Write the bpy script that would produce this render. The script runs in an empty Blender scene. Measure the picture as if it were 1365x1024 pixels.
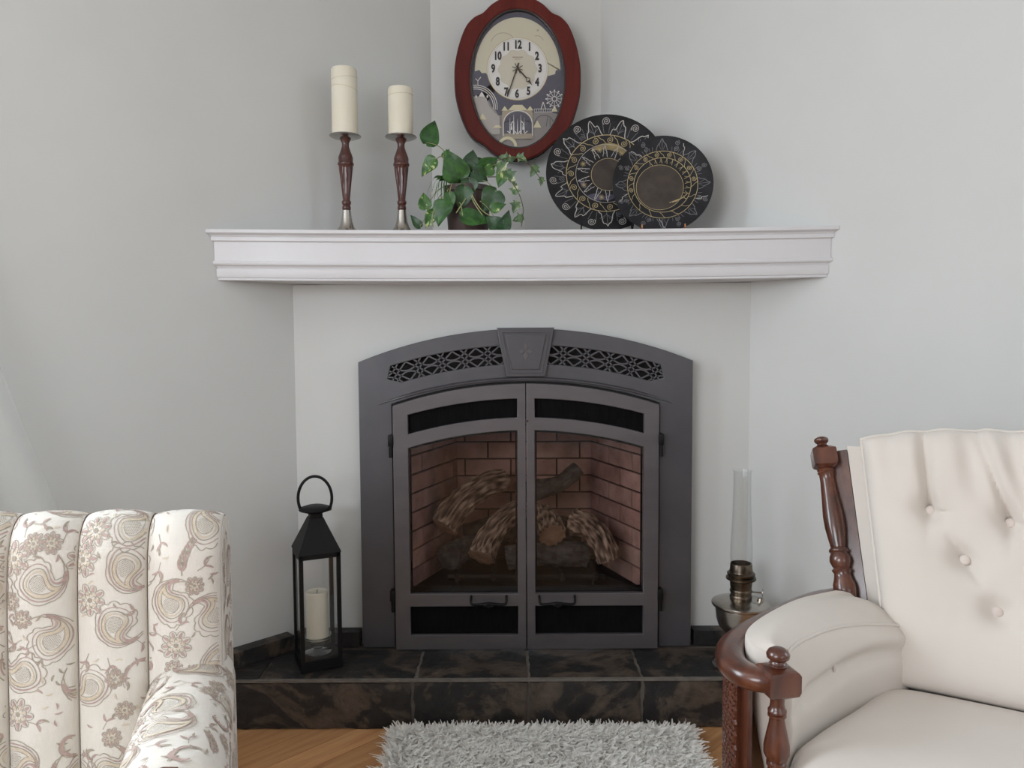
import bpy, bmesh, math, random
import numpy as np
from math import sin, cos, pi, radians, sqrt
from mathutils import Vector, Matrix, noise

random.seed(7)
SC = bpy.context.scene
COL = SC.collection

# ------------------------------------------------------------------ camera
cam_d = bpy.data.cameras.new('camera'); cam = bpy.data.objects.new('camera', cam_d); COL.objects.link(cam)
cam_d.sensor_width = 36.0; cam_d.lens = 1025.0 / 1365.0 * 36.0; cam_d.clip_start = 0.02
cam.rotation_mode = 'QUATERNION'
cam.rotation_quaternion = (Matrix.Rotation(radians(86.5), 3, 'X') @ Matrix.Rotation(radians(-0.3), 3, 'Z')).to_quaternion()
cam.location = (0, -2.30, 1.07)
SC.camera = cam

# ------------------------------------------------------------------ view + sky
SC.view_settings.view_transform = 'Standard'; SC.view_settings.look = 'None'
SC.view_settings.gamma = 1.0; SC.view_settings.use_curve_mapping = False
SC.view_settings.exposure = -0.04
W = bpy.data.worlds.new('sky'); SC.world = W; W.use_nodes = True
W.node_tree.nodes['Background'].inputs[0].default_value = (0.82, 0.90, 1.0, 1)
W.node_tree.nodes['Background'].inputs[1].default_value = 1.0

# room frame: the two long walls meet (virtually) at CR behind the fireplace
CR = Vector((0.031, 0.681, 0)); E1 = Vector((1, -1, 0)).normalized(); E2 = Vector((-1, -1, 0)).normalized()
ROOM = 4.6; CEIL = 2.55
def room(p, q, z=0.0): return CR + E1 * p + E2 * q + Vector((0, 0, z))

# daylight: one soft lamp in each window opening
def window_light(name, center, direction, w, h, power, col):
    d = bpy.data.lights.new(name, 'AREA'); d.shape = 'RECTANGLE'; d.size = w; d.size_y = h
    d.energy = power; d.color = col
    o = bpy.data.objects.new(name, d); COL.objects.link(o)
    o.location = center; o.rotation_euler = Vector(direction).to_track_quat('-Z', 'Z').to_euler()
window_light('daylight_left', room(-0.03, 2.8, 1.58), E1, 1.5, 1.35, 78, (0.82, 0.92, 1.0))
window_light('daylight_right', room(3.2, -0.03, 1.58), E2, 1.5, 1.35, 21, (0.74, 0.88, 1.0))
window_light('daylight_rear_left', room(1.9, ROOM + 0.03, 1.58), -E2, 1.9, 1.35, 68, (0.92, 0.95, 1.0))
window_light('daylight_rear_right', room(ROOM + 0.03, 2.4, 1.58), -E1, 1.9, 1.35, 10, (1.0, 0.96, 0.93))

# ------------------------------------------------------------------ helpers
def C(r, g, b):
    f = lambda v: ((v / 255.0) / 12.92 if v / 255.0 <= 0.04045 else (((v / 255.0) + 0.055) / 1.055) ** 2.4)
    return (f(r), f(g), f(b), 1.0)

class NT:
    def __init__(self, name):
        self.m = bpy.data.materials.new(name); self.m.use_nodes = True
        self.t = self.m.node_tree; self.b = self.t.nodes['Principled BSDF']; self.out = self.t.nodes['Material Output']
    def n(self, typ, **kw):
        nd = self.t.nodes.new(typ)
        for k, v in kw.items():
            if k.startswith('i_'):
                key = k[2:]; key = int(key) if key.isdigit() else key.replace('_', ' ')
                nd.inputs[key].default_value = v
            else: setattr(nd, k, v)
        return nd
    def l(self, a, b): self.t.links.new(a, b)
    def coords(self, scale=(1, 1, 1), rot=(0, 0, 0), rnd=False):
        tc = self.n('ShaderNodeTexCoord'); mp = self.n('ShaderNodeMapping')
        mp.inputs['Scale'].default_value = scale; mp.inputs['Rotation'].default_value = rot
        self.l(tc.outputs['Object'], mp.inputs['Vector'])
        if rnd:
            oi = self.n('ShaderNodeObjectInfo'); ml = self.n('ShaderNodeMath', operation='MULTIPLY'); ml.inputs[1].default_value = 37.0
            cb = self.n('ShaderNodeCombineXYZ'); self.l(oi.outputs['Random'], ml.inputs[0])
            for i in range(3): self.l(ml.outputs[0], cb.inputs[i])
            self.l(cb.outputs[0], mp.inputs['Location'])
        return mp.outputs['Vector']
    def noise(self, vec, scale, detail=4, rough=0.55, dist=0.0):
        nz = self.n('ShaderNodeTexNoise'); nz.inputs['Scale'].default_value = scale; nz.inputs['Detail'].default_value = detail
        nz.inputs['Roughness'].default_value = rough; nz.inputs['Distortion'].default_value = dist
        self.l(vec, nz.inputs['Vector']); return nz.outputs['Fac']
    def ramp(self, fac, stops):
        r = self.n('ShaderNodeValToRGB'); cr = r.color_ramp
        while len(cr.elements) < len(stops): cr.elements.new(0.5)
        for e, (p, c) in zip(cr.elements, stops): e.position = p; e.color = c
        self.l(fac, r.inputs['Fac']); return r.outputs['Color']
    def bump(self, h, strength, dist=0.002):
        bp = self.n('ShaderNodeBump'); bp.inputs['Strength'].default_value = strength; bp.inputs['Distance'].default_value = dist
        self.l(h, bp.inputs['Height']); self.l(bp.outputs['Normal'], self.b.inputs['Normal'])

def pmat(name, c1, c2=None, scale=6, rough=0.5, metal=0.0, bump=0.0, bscale=None, bdist=0.002, stretch=(1, 1, 1), rot=(0, 0, 0), lo=0.35, hi=0.65, spec=0.5, dist=0.0, rnd=False, sheen=0, coat=0, sss=0):
    N = NT(name); v = N.coords(stretch, rot, rnd); f = N.noise(v, scale, dist=dist)
    N.l(N.ramp(f, [(lo, c1), (hi, c2 or c1)]), N.b.inputs['Base Color'])
    N.b.inputs['Roughness'].default_value = rough; N.b.inputs['Metallic'].default_value = metal
    N.b.inputs['Specular IOR Level'].default_value = spec
    if sheen: N.b.inputs['Sheen Weight'].default_value = sheen
    if coat: N.b.inputs['Coat Weight'].default_value = coat; N.b.inputs['Coat Roughness'].default_value = 0.12
    if sss:
        N.b.inputs['Subsurface Weight'].default_value = sss; N.b.inputs['Subsurface Radius'].default_value = (0.02, 0.014, 0.008)
        N.b.inputs['Subsurface Scale'].default_value = 0.5
    if bump: N.bump(N.noise(v, bscale or scale * 4, 5), bump, bdist)
    return N.m

M = {}
M['wall'] = pmat('wall_paint', C(205, 206, 204), C(208, 209, 207), 3, 0.75, bump=0.06, bscale=160, bdist=0.0006, spec=0.3)
M['ceiling'] = pmat('ceiling_paint', C(214, 212, 208), C(218, 216, 212), 3, 0.9)
M['white'] = pmat('white_paint', C(210, 209, 211), C(213, 212, 214), 5, 0.42, bump=0.03, bscale=60, bdist=0.0005)
M['grout'] = pmat('grout', C(96, 90, 84), C(112, 105, 97), 40, 0.9, bump=0.3, bscale=300)
# slate
N = NT('slate'); v = N.coords(rnd=True); n1 = N.noise(v, 4.2, 7, 0.62, 1.6); n2 = N.noise(v, 26, 6, 0.7, 0.8)
mx = N.n('ShaderNodeMix', data_type='RGBA', blend_type='MULTIPLY')
N.l(N.ramp(n1, [(0.40, C(40, 40, 41)), (0.50, C(48, 45, 43)), (0.54, C(78, 68, 60)), (0.64, C(92, 80, 70)), (0.70, C(58, 52, 48))]), mx.inputs[6])
N.l(N.ramp(n2, [(0.3, (0.55, 0.55, 0.55, 1)), (0.6, (1, 1, 1, 1))]), mx.inputs[7]); mx.inputs[0].default_value = 1.0
N.l(mx.outputs[2], N.b.inputs['Base Color']); N.b.inputs['Roughness'].default_value = 0.5; N.b.inputs['Specular IOR Level'].default_value = 0.3
N.bump(N.noise(v, 12, 8, 0.65, 1.0), 0.9, 0.008); M['slate'] = N.m
# oak planks
N = NT('oak'); v = N.coords((1, 1, 1), (0, 0, radians(45)), True)
mp = N.n('ShaderNodeMapping'); mp.inputs['Scale'].default_value = (28, 1.6, 20) ; N.l(v, mp.inputs['Vector'])
g = N.noise(mp.outputs[0], 2.2, 6, 0.6, 0.5); oi = N.n('ShaderNodeObjectInfo')
mx = N.n('ShaderNodeMix', data_type='RGBA', blend_type='MULTIPLY'); mx.inputs[0].default_value = 1
N.l(N.ramp(g, [(0.3, C(176, 124, 82)), (0.55, C(201, 151, 105)), (0.75, C(212, 166, 120))]), mx.inputs[6])
N.l(N.ramp(oi.outputs['Random'], [(0, (0.80, 0.78, 0.76, 1)), (1, (1, 1, 1, 1))]), mx.inputs[7])
N.l(mx.outputs[2], N.b.inputs['Base Color']); N.b.inputs['Roughness'].default_value = 0.32; N.bump(g, 0.08, 0.001); M['oak'] = N.m
M['iron'] = pmat('gunmetal_powder_coat', C(80, 79, 83), C(87, 85, 89), 9, 0.42, 0.35, bump=0.12, bscale=700, bdist=0.0003)
M['iron_door'] = pmat('brushed_gunmetal', C(92, 88, 91), C(100, 96, 98), 5, 0.40, 0.4, bump=0.10, bscale=500, bdist=0.0003, stretch=(1, 1, 4))
M['black'] = pmat('black_metal', C(10, 10, 12), C(14, 14, 16), 12, 0.5, 0.0, spec=0.25)
M['screen'] = pmat('black_wire_screen', C(9, 9, 10), C(16, 16, 18), 260, 0.8, 0.0, spec=0.1, stretch=(1, 1, 0.1), lo=0.45, hi=0.55)
M['soot'] = pmat('dark_firebox_steel', C(20, 18, 17), C(28, 25, 23), 12, 0.8)
M['mortar'] = pmat('firebox_mortar', C(62, 50, 44), C(76, 61, 53), 30, 0.95)
M['brick'] = None
N = NT('firebrick'); v = N.coords(rnd=True); oi = N.n('ShaderNodeObjectInfo')
mx = N.n('ShaderNodeMix', data_type='RGBA', blend_type='MULTIPLY'); mx.inputs[0].default_value = 1
N.l(N.ramp(oi.outputs['Random'], [(0, C(196, 150, 140)), (0.5, C(212, 168, 158)), (1, C(196, 158, 148))]), mx.inputs[6])
N.l(N.ramp(N.noise(v, 18, 5), [(0.3, (0.6, 0.58, 0.55, 1)), (0.65, (1, 1, 1, 1))]), mx.inputs[7]); N.l(mx.outputs[2], N.b.inputs['Base Color'])
N.b.inputs['Roughness'].default_value = 0.9; N.bump(N.noise(v, 90, 4), 0.5, 0.003); M['brick'] = N.m
# mahogany / cherry with grain
def wood(name, a, b, c, rough=0.3, coat=0.5, stretch=(1, 1, 0.12), scale=26, rot=(0, 0, 0), spec=0.5):
    N = NT(name); v = N.coords(stretch, rot); w = N.noise(v, scale, 6, 0.6, 1.6)
    N.l(N.ramp(w, [(0.28, a), (0.5, b), (0.74, c)]), N.b.inputs['Base Color'])
    N.b.inputs['Roughness'].default_value = rough; N.b.inputs['Coat Weight'].default_value = coat; N.b.inputs['Coat Roughness'].default_value = 0.15; N.b.inputs['Specular IOR Level'].default_value = spec
    N.bump(w, 0.06, 0.001); return N.m
M['mahogany'] = wood('mahogany', C(50, 24, 19), C(72, 34, 27), C(90, 44, 35), 0.32, 0.4)
M['clockwood'] = wood('clock_cherry', C(76, 30, 26), C(94, 38, 33), C(104, 47, 40), 0.45, 0.0, scale=14, spec=0.15)
M['walnut'] = wood('chair_walnut', C(50, 23, 14), C(80, 41, 27), C(106, 60, 40), 0.28, 0.6)
M['silver'] = pmat('pewter', C(176, 172, 166), C(196, 192, 186), 10, 0.24, 1.0, bump=0.04, bscale=120)
M['nickel'] = pmat('aged_nickel', C(172, 167, 160), C(198, 193, 186), 14, 0.24, 1.0)
M['brass_dark'] = pmat('darkened_brass', C(78, 70, 62), C(120, 108, 94), 30, 0.32, 1.0)
M['wax'] = pmat('ivory_wax', C(218, 211, 193), C(224, 218, 201), 6, 0.5, sss=0.1)
M['thread'] = pmat('wax_crackle_line', C(196, 184, 150), None, 5, 0.5)
M['wick'] = pmat('wick', C(60, 52, 44), None, 5, 0.9)
M['pot'] = pmat('dark_brown_pot', C(46, 32, 28), C(66, 46, 40), 14, 0.38, bump=0.2, bscale=30)
M['soil'] = pmat('potting_soil', C(40, 30, 22), C(60, 46, 34), 80, 0.95, bump=0.8)
def leafmat(name, dark, mid, light, amount):
    N = NT(name); v = N.coords(rnd=True); f = N.noise(v, 30, 4, 0.6, 1.5)
    N.l(N.ramp(f, [(0.40, dark), (0.56, mid), (1 - amount, mid), (min(0.99, 1.04 - amount), light)]), N.b.inputs['Base Color'])
    N.b.inputs['Roughness'].default_value = 0.38; N.bump(N.noise(v, 60, 3), 0.25, 0.002)
    return N.m
M['leaf'] = leafmat('pothos_leaf', C(32, 70, 26), C(50, 98, 36), C(96, 136, 52), 0.30)
M['leaf_dark'] = leafmat('dark_leaf', C(24, 54, 26), C(36, 76, 34), C(58, 98, 44), 0.25)
M['leaf_var'] = leafmat('variegated_leaf', C(42, 84, 34), C(70, 112, 46), C(186, 190, 132), 0.42)
M['leaf_ivy'] = leafmat('ivy_leaf', C(62, 92, 56), C(92, 122, 78), C(188, 192, 158), 0.42)
M['stem'] = pmat('plant_stem', C(126, 132, 84), C(150, 150, 106), 40, 0.6)
M['stem_dark'] = pmat('vine_stem', C(74, 66, 46), C(92, 84, 58), 40, 0.6)
M['plate'] = pmat('black_lacquer', C(16, 16, 19), C(34, 34, 39), 14, 0.42, bump=0.15, bscale=60, spec=0.3)
M['plate_disc'] = pmat('bronze_inlay', C(48, 41, 36), C(64, 55, 48), 22, 0.45, 0.1)
M['plate_gold'] = pmat('dull_gold_inlay', C(132, 118, 86), C(156, 140, 100), 30, 0.45, 0.4)
M['ink_silver'] = pmat('silver_line', C(168, 166, 164), C(186, 182, 176), 30, 0.5, 0.2)
M['ink_gold'] = pmat('gold_line', C(166, 150, 112), C(186, 170, 128), 30, 0.5, 0.2)
M['ink_grey'] = pmat('grey_line', C(108, 108, 113), C(122, 122, 126), 30, 0.5, 0.2)
M['ink_violet'] = pmat('dusky_violet_inlay', C(62, 60, 80), C(72, 70, 90), 30, 0.5)
M['copper'] = pmat('copper_wire', C(178, 120, 88), C(196, 140, 104), 20, 0.3, 1.0)
M['cream_fabric'] = pmat('cream_velour', C(206, 198, 189), C(211, 203, 195), 5, 0.85, bump=0.15, bscale=500, bdist=0.0006, sheen=0.08, spec=0.2)
M['button'] = pmat('cream_button', C(204, 192, 184), C(210, 199, 191), 9, 0.8, sheen=0.2)
M['piping'] = pmat('cream_piping', C(204, 196, 187), C(209, 201, 192), 9, 0.85, sheen=0.2)
M['brocade'] = pmat('ivory_brocade', C(222, 216, 206), C(228, 222, 213), 20, 0.72, bump=0.25, bscale=420, bdist=0.0008, sheen=0.2, spec=0.3, stretch=(1, 1, 0.4))
M['mauve'] = pmat('mauve_thread', C(176, 150, 143), C(192, 168, 160), 90, 0.75, bump=0.3, bscale=500)
M['taupe'] = pmat('taupe_thread', C(160, 149, 134), C(178, 166, 150), 90, 0.75, bump=0.3, bscale=500)
M['sand'] = pmat('sand_thread', C(208, 192, 170), C(218, 204, 184), 90, 0.75, bump=0.3, bscale=500)
M['seam'] = pmat('dark_seam', C(86, 60, 50), None, 9, 0.9)
N = NT('white_shag'); v = N.coords(); cl = N.ramp(N.noise(v, 24), [(0.35, C(246, 244, 240)), (0.65, C(252, 250, 246))])
df = N.n('ShaderNodeBsdfDiffuse'); tl = N.n('ShaderNodeBsdfTranslucent'); mx = N.n('ShaderNodeMixShader'); mx.inputs[0].default_value = 0.5
N.l(cl, df.inputs[0]); N.l(cl, tl.inputs[0]); N.l(df.outputs[0], mx.inputs[1]); N.l(tl.outputs[0], mx.inputs[2]); N.l(mx.outputs[0], N.out.inputs['Surface']); M['rug'] = N.m
M['rug_base'] = pmat('rug_backing', C(232, 228, 220), None, 9, 0.95)
M['bark'] = None
N = NT('ceramic_bark'); v = N.coords(); f = N.noise(v, 50, 5, 0.7, 0.5); at = N.n('ShaderNodeAttribute', attribute_name='ridge')
ad = N.n('ShaderNodeMath', operation='MULTIPLY_ADD'); ad.inputs[1].default_value = 0.35; N.l(f, ad.inputs[0]); N.l(at.outputs['Fac'], ad.inputs[2])
N.l(N.ramp(ad.outputs[0], [(0.28, C(46, 34, 30)), (0.52, C(92, 72, 62)), (0.80, C(146, 122, 106)), (1.0, C(178, 154, 136))]), N.b.inputs['Base Color'])  # bark tones with relief shading painted in: dark grooves, pale ridges
N.b.inputs['Roughness'].default_value = 0.95; N.bump(f, 0.9, 0.006); M['bark'] = N.m
M['logend'] = pmat('log_end_grain', C(132, 100, 82), C(164, 130, 106), 30, 0.95, bump=0.5)
M['char'] = pmat('charred_log', C(52, 50, 50), C(92, 88, 86), 40, 0.95, bump=0.8, bscale=60, bdist=0.006)
def glass(name, tint, gloss, ior=1.45, rough=0.0):
    N = NT(name); tr = N.n('ShaderNodeBsdfTransparent'); tr.inputs[0].default_value = tint
    gl = N.n('ShaderNodeBsdfGlossy'); gl.inputs['Roughness'].default_value = rough
    lw_ = N.n('ShaderNodeLayerWeight'); pw5 = N.n('ShaderNodeMath', operation='POWER'); pw5.inputs[1].default_value = 4.0; N.l(lw_.outputs['Facing'], pw5.inputs[0])
    ma = N.n('ShaderNodeMath', operation='MULTIPLY_ADD'); ma.inputs[1].default_value = 0.75; ma.inputs[2].default_value = 0.04; N.l(pw5.outputs[0], ma.inputs[0])
    ms = N.n('ShaderNodeMath', operation='MULTIPLY', use_clamp=True); ms.inputs[1].default_value = gloss; N.l(ma.outputs[0], ms.inputs[0])
    mx = N.n('ShaderNodeMixShader'); N.l(ms.outputs[0], mx.inputs[0]); N.l(tr.outputs[0], mx.inputs[1]); N.l(gl.outputs[0], mx.inputs[2])
    N.l(mx.outputs[0], N.out.inputs['Surface']); return N.m
M['glass_fire'] = glass('smoked_fire_glass', (0.86, 0.85, 0.845, 1), 0.5)
M['glass_clear'] = glass('clear_glass', (0.975, 0.98, 0.98, 1), 0.8)
M['glass_thick'] = glass('thick_clear_glass', (0.86, 0.88, 0.88, 1), 4.0, 1.5, 0.08)
M['glass_clock'] = glass('clock_glass', (0.97, 0.97, 0.97, 1), 0.35)
N = NT('sheer_curtain'); tr = N.n('ShaderNodeBsdfTransparent'); tl = N.n('ShaderNodeBsdfTranslucent'); df = N.n('ShaderNodeBsdfDiffuse')
tl.inputs[0].default_value = C(238, 240, 238); df.inputs[0].default_value = C(236, 238, 236)
m1 = N.n('ShaderNodeMixShader'); m1.inputs[0].default_value = 0.5; N.l(tl.outputs[0], m1.inputs[1]); N.l(df.outputs[0], m1.inputs[2])
m2 = N.n('ShaderNodeMixShader'); m2.inputs[0].default_value = 0.5; N.l(tr.outputs[0], m2.inputs[1]); N.l(m1.outputs[0], m2.inputs[2])
N.l(m2.outputs[0], N.out.inputs['Surface']); M['sheer'] = N.m
for nm, c in dict(f_lav=(146, 140, 138), f_navy=(84, 82, 96), f_cream=(206, 200, 178), f_white=(224, 222, 218), f_dial=(205, 199, 182), f_black=(40, 36, 40), f_sand=(214, 206, 172), f_gold=(196, 178, 130), f_tan=(166, 154, 134), f_mid=(176, 170, 164)).items():
    M[nm] = pmat('clock_print_' + nm[2:], C(*c), None, 5, 0.5)
M['hand'] = pmat('clock_hand_bronze', C(66, 56, 46), C(80, 68, 56), 20, 0.4, 0.4)
M['rim_black'] = pmat('black_rim', C(26, 20, 20), C(34, 26, 26), 12, 0.3, coat=0.4)

# ---- objects
def mesh(name, V, Fc, mat=None, smooth=40, recalc=True):
    me = bpy.data.meshes.new(name); me.from_pydata([tuple(v) for v in V], [], [tuple(f) for f in Fc])
    if recalc:
        bm = bmesh.new(); bm.from_mesh(me); bmesh.ops.recalc_face_normals(bm, faces=bm.faces); bm.to_mesh(me); bm.free()
    if smooth:
        me.shade_smooth()
        me.set_sharp_from_angle(angle=radians(smooth))
    if mat: me.materials.append(M[mat] if isinstance(mat, str) else mat)
    return me
def put(name, me, parent=None, loc=None):
    """link a mesh; geometry is in world coordinates, parenting keeps it there"""
    o = bpy.data.objects.new(name, me); COL.objects.link(o)
    if loc is not None: o.location = loc
    if parent is not None:
        o.parent = parent
        if parent.type == 'EMPTY': o.matrix_parent_inverse = Matrix.Translation(-parent.location)
    return o
def ob(name, V, Fc, mat, parent=None, smooth=40, recalc=True): return put(name, mesh(name, V, Fc, mat, smooth, recalc), parent)
def tag(o, label, cat, group=None):
    o['label'] = label; o['category'] = cat
    if group: o['group'] = group
    return o
def thing(name, label, cat, loc, group=None):
    o = bpy.data.objects.new(name, None); o.empty_display_size = 0.05; o.location = loc; COL.objects.link(o)
    return tag(o, label, cat, group)
def struct(o): o['kind'] = 'structure'; return o

class G:
    def __init__(s): s.V = []; s.F = []
    def add(s, V, Fc):
        k = len(s.V); s.V += [tuple(v) for v in V]; s.F += [tuple(i + k for i in f) for f in Fc]; return s
    def ob(s, name, mat, parent=None, smooth=40): return ob(name, s.V, s.F, mat, parent, smooth)

def box(x0, x1, y0, y1, z0, z1, b=0.0):
    if b <= 0:
        V = [(x, y, z) for z in (z0, z1) for y in (y0, y1) for x in (x0, x1)]
        return V, [(0, 2, 3, 1), (4, 5, 7, 6), (0, 1, 5, 4), (1, 3, 7, 5), (3, 2, 6, 7), (2, 0, 4, 6)]
    bm = bmesh.new(); bmesh.ops.create_cube(bm, size=1)
    for v in bm.verts: v.co = Vector(((x0 + x1) / 2 + v.co.x * (x1 - x0), (y0 + y1) / 2 + v.co.y * (y1 - y0), (z0 + z1) / 2 + v.co.z * (z1 - z0)))
    bmesh.ops.bevel(bm, geom=list(bm.edges), offset=b, segments=2, affect='EDGES', profile=0.5)
    return frombm(bm)
def frombm(bm):
    bm.verts.index_update(); V = [v.co.copy() for v in bm.verts]; Fc = [[v.index for v in f.verts] for f in bm.faces]; bm.free(); return V, Fc
def hexa(P):  # 8 points: bottom 4 ccw, top 4 ccw
    return P, [(3, 2, 1, 0), (4, 5, 6, 7), (0, 1, 5, 4), (1, 2, 6, 5), (2, 3, 7, 6), (3, 0, 4, 7)]
def extr(poly, f0, f1):
    """prism from polygon (2D pts) with maps f0,f1: 2D -> 3D"""
    n = len(poly); V = [f0(p) for p in poly] + [f1(p) for p in poly]
    return V, [tuple(range(n - 1, -1, -1)), tuple(range(n, 2 * n))] + [(i, (i + 1) % n, n + (i + 1) % n, n + i) for i in range(n)]
def lathe(prof, P=(0, 0, 0), axis=(0, 0, 1), seg=28, phase=0.0, sq=None):
    """prof: list of (radius, distance along axis)"""
    ax = Vector(axis).normalized(); ref = Vector((0, 0, 1)) if abs(ax.z) < 0.95 else Vector((1, 0, 0))
    u = (ref - ax * ref.dot(ax)).normalized(); w = ax.cross(u); P = Vector(P); V = []; Fc = []; rows = []
    for r, h in prof:
        if r < 1e-6: V.append(P + ax * h); rows.append([len(V) - 1])
        else:
            row = []
            for i in range(seg):
                a = 2 * pi * i / seg + phase; V.append(P + ax * h + u * (r * cos(a)) + w * (r * sin(a))); row.append(len(V) - 1)
            rows.append(row)
    for A, B in zip(rows, rows[1:]):
        if len(A) == 1 and len(B) == 1: continue
        for i in range(seg):
            j = (i + 1) % seg
            if len(A) == 1: Fc.append((A[0], B[i], B[j]))
            elif len(B) == 1: Fc.append((A[i], A[j], B[0]))
            else: Fc.append((A[i], A[j], B[j], B[i]))
    if len(rows[0]) > 1 and prof[0] != prof[-1]: Fc.append(tuple(reversed(rows[0])))
    if len(rows[-1]) > 1 and prof[0] != prof[-1]: Fc.append(tuple(rows[-1]))
    return V, Fc
def catmull(P, n, closed=False):
    P = [Vector(p) for p in P]; out = []; N_ = len(P); segs = N_ if closed else N_ - 1
    for i in range(segs):
        g = lambda k: P[k % N_] if closed else P[max(0, min(N_ - 1, k))]
        a, b, c, d = g(i - 1), g(i), g(i + 1), g(i + 2)
        for j in range(n):
            t = j / n; out.append(0.5 * ((2 * b) + (c - a) * t + (2 * a - 5 * b + 4 * c - d) * t * t + (3 * b - a - 3 * c + d) * t ** 3))
    if not closed: out.append(P[-1])
    return out
def tube(path, r, seg=8, closed=False, cap=True):
    path = [Vector(p) for p in path]; n = len(path); V = []; Fc = []
    R = r if callable(r) else (lambda t: r)
    up = None
    for i, p in enumerate(path):
        if closed: d = path[(i + 1) % n] - path[i - 1]
        else: d = path[min(i + 1, n - 1)] - path[max(i - 1, 0)]
        d = d.normalized()
        if up is None: up = Vector((0, 0, 1)) if abs(d.z) < 0.9 else Vector((1, 0, 0))
        up = (up - d * up.dot(d)).normalized(); s = d.cross(up); rr = R(i / max(1, n - 1))
        for k in range(seg):
            a = 2 * pi * k / seg; V.append(p + up * (rr * cos(a)) + s * (rr * sin(a)))
    m = n if closed else n - 1
    for i in range(m):
        for k in range(seg):
            a = i * seg + k; b = i * seg + (k + 1) % seg; c = ((i + 1) % n) * seg + (k + 1) % seg; d = ((i + 1) % n) * seg + k
            Fc.append((a, b, c, d))
    if cap and not closed: Fc.append(tuple(range(seg - 1, -1, -1))); Fc.append(tuple((n - 1) * seg + k for k in range(seg)))
    return V, Fc
def grid(fn, nu, nv, closeu=False):
    V = [fn(i / (nu if closeu else nu), j / nv) for j in range(nv + 1) for i in range(nu if closeu else nu + 1)]
    w = nu if closeu else nu + 1; Fc = []
    for j in range(nv):
        for i in range(nu):
            Fc.append((j * w + i, j * w + (i + 1) % w, (j + 1) * w + (i + 1) % w, (j + 1) * w + i))
    return V, Fc
def plate2d(loops, y0, y1, bevel=0.0):
    """filled XZ outline with holes, from y0 (front) to y1 (back)"""
    cu = bpy.data.curves.new('tmp', 'CURVE'); cu.dimensions = '2D'; cu.fill_mode = 'BOTH'
    cu.extrude = max(1e-5, (y1 - y0) / 2 - bevel); cu.bevel_depth = bevel; cu.bevel_resolution = 1; cu.offset = -bevel
    for lp in loops:
        sp = cu.splines.new('POLY'); sp.points.add(len(lp) - 1); sp.use_cyclic_u = True
        for q, (x, z) in zip(sp.points, lp): q.co = (x, z, 0, 1)
    o = bpy.data.objects.new('tmp', cu); COL.objects.link(o); dg = bpy.context.evaluated_depsgraph_get()
    me = bpy.data.meshes.new_from_object(o.evaluated_get(dg)); bpy.data.objects.remove(o); bpy.data.curves.remove(cu)
    V = [(v.co.x, (y0 + y1) / 2 - v.co.z, v.co.y) for v in me.vertices]; Fc = [tuple(p.vertices) for p in me.polygons]
    bpy.data.meshes.remove(me); return V, Fc
def text2d(body, size, offset=0.0):
    cu = bpy.data.curves.new('tmp', 'FONT'); cu.body = body; cu.size = size; cu.align_x = 'CENTER'; cu.align_y = 'CENTER'; cu.offset = offset; cu.resolution_u = 3
    o = bpy.data.objects.new('tmp', cu); COL.objects.link(o); dg = bpy.context.evaluated_depsgraph_get()
    me = bpy.data.meshes.new_from_object(o.evaluated_get(dg)); bpy.data.objects.remove(o); bpy.data.curves.remove(cu)
    V = [(v.co.x, v.co.y) for v in me.vertices]; Fc = [tuple(p.vertices) for p in me.polygons]; bpy.data.meshes.remove(me); return V, Fc
class Ink:
    """2D ribbons and fills, mapped later onto a surface"""
    def __init__(s): s.P = []; s.F = []
    def rib(s, pts, w, step=None):
        pts = [Vector((p[0], p[1])) for p in pts]; n = len(pts)
        if n < 2: return s
        k = len(s.P)
        for i, p in enumerate(pts):
            d = pts[min(i + 1, n - 1)] - pts[max(i - 1, 0)]
            d = d.normalized() if d.length > 1e-9 else Vector((1, 0)); nn = Vector((-d.y, d.x))
            ww = (w(i / (n - 1)) if callable(w) else w) / 2
            s.P.append(tuple(p + nn * ww)); s.P.append(tuple(p - nn * ww))
        for i in range(n - 1): s.F.append((k + 2 * i, k + 2 * i + 1, k + 2 * i + 3, k + 2 * i + 2))
        return s
    def fan(s, pts):
        c = [sum(p[0] for p in pts) / len(pts), sum(p[1] for p in pts) / len(pts)]; k = len(s.P)
        s.P.append(tuple(c)); s.P += [(p[0], p[1]) for p in pts]; n = len(pts)
        for i in range(n): s.F.append((k, k + 1 + i, k + 1 + (i + 1) % n))
        return s
    def raw(s, V, Fc, f=lambda p: p):
        k = len(s.P); s.P += [tuple(f(p)) for p in V]; s.F += [tuple(i + k for i in q) for q in Fc]; return s
    def ob(s, name, mat, parent, fn, keep=None):
        """fn: arrays a,b -> (n,3) array"""
        if not s.F: return None
        A = np.array(s.P, float)
        Fc = s.F
        if keep is not None:
            ok = keep(A[:, 0], A[:, 1]); Fc = [f for f in s.F if all(ok[i] for i in f)]
            if not Fc: return None
            used = sorted({i for f in Fc for i in f}); mp = {u: i for i, u in enumerate(used)}
            A = A[used]; Fc = [tuple(mp[i] for i in f) for f in Fc]
        return ob(name, fn(A[:, 0], A[:, 1]).tolist(), Fc, mat, parent, 0, False)
def circ(cx, cy, r, n=32, a0=0, a1=2 * pi, ry=None): return [(cx + r * cos(a0 + (a1 - a0) * i / n), cy + (ry or r) * sin(a0 + (a1 - a0) * i / n)) for i in range(n + 1)]
def spiral(cx, cy, r, turns=2, n=30, rot=0, flip=1): return [(cx + r * (i / n) * cos(rot + flip * turns * 2 * pi * i / n), cy + r * (i / n) * sin(rot + flip * turns * 2 * pi * i / n)) for i in range(n + 1)]

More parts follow.
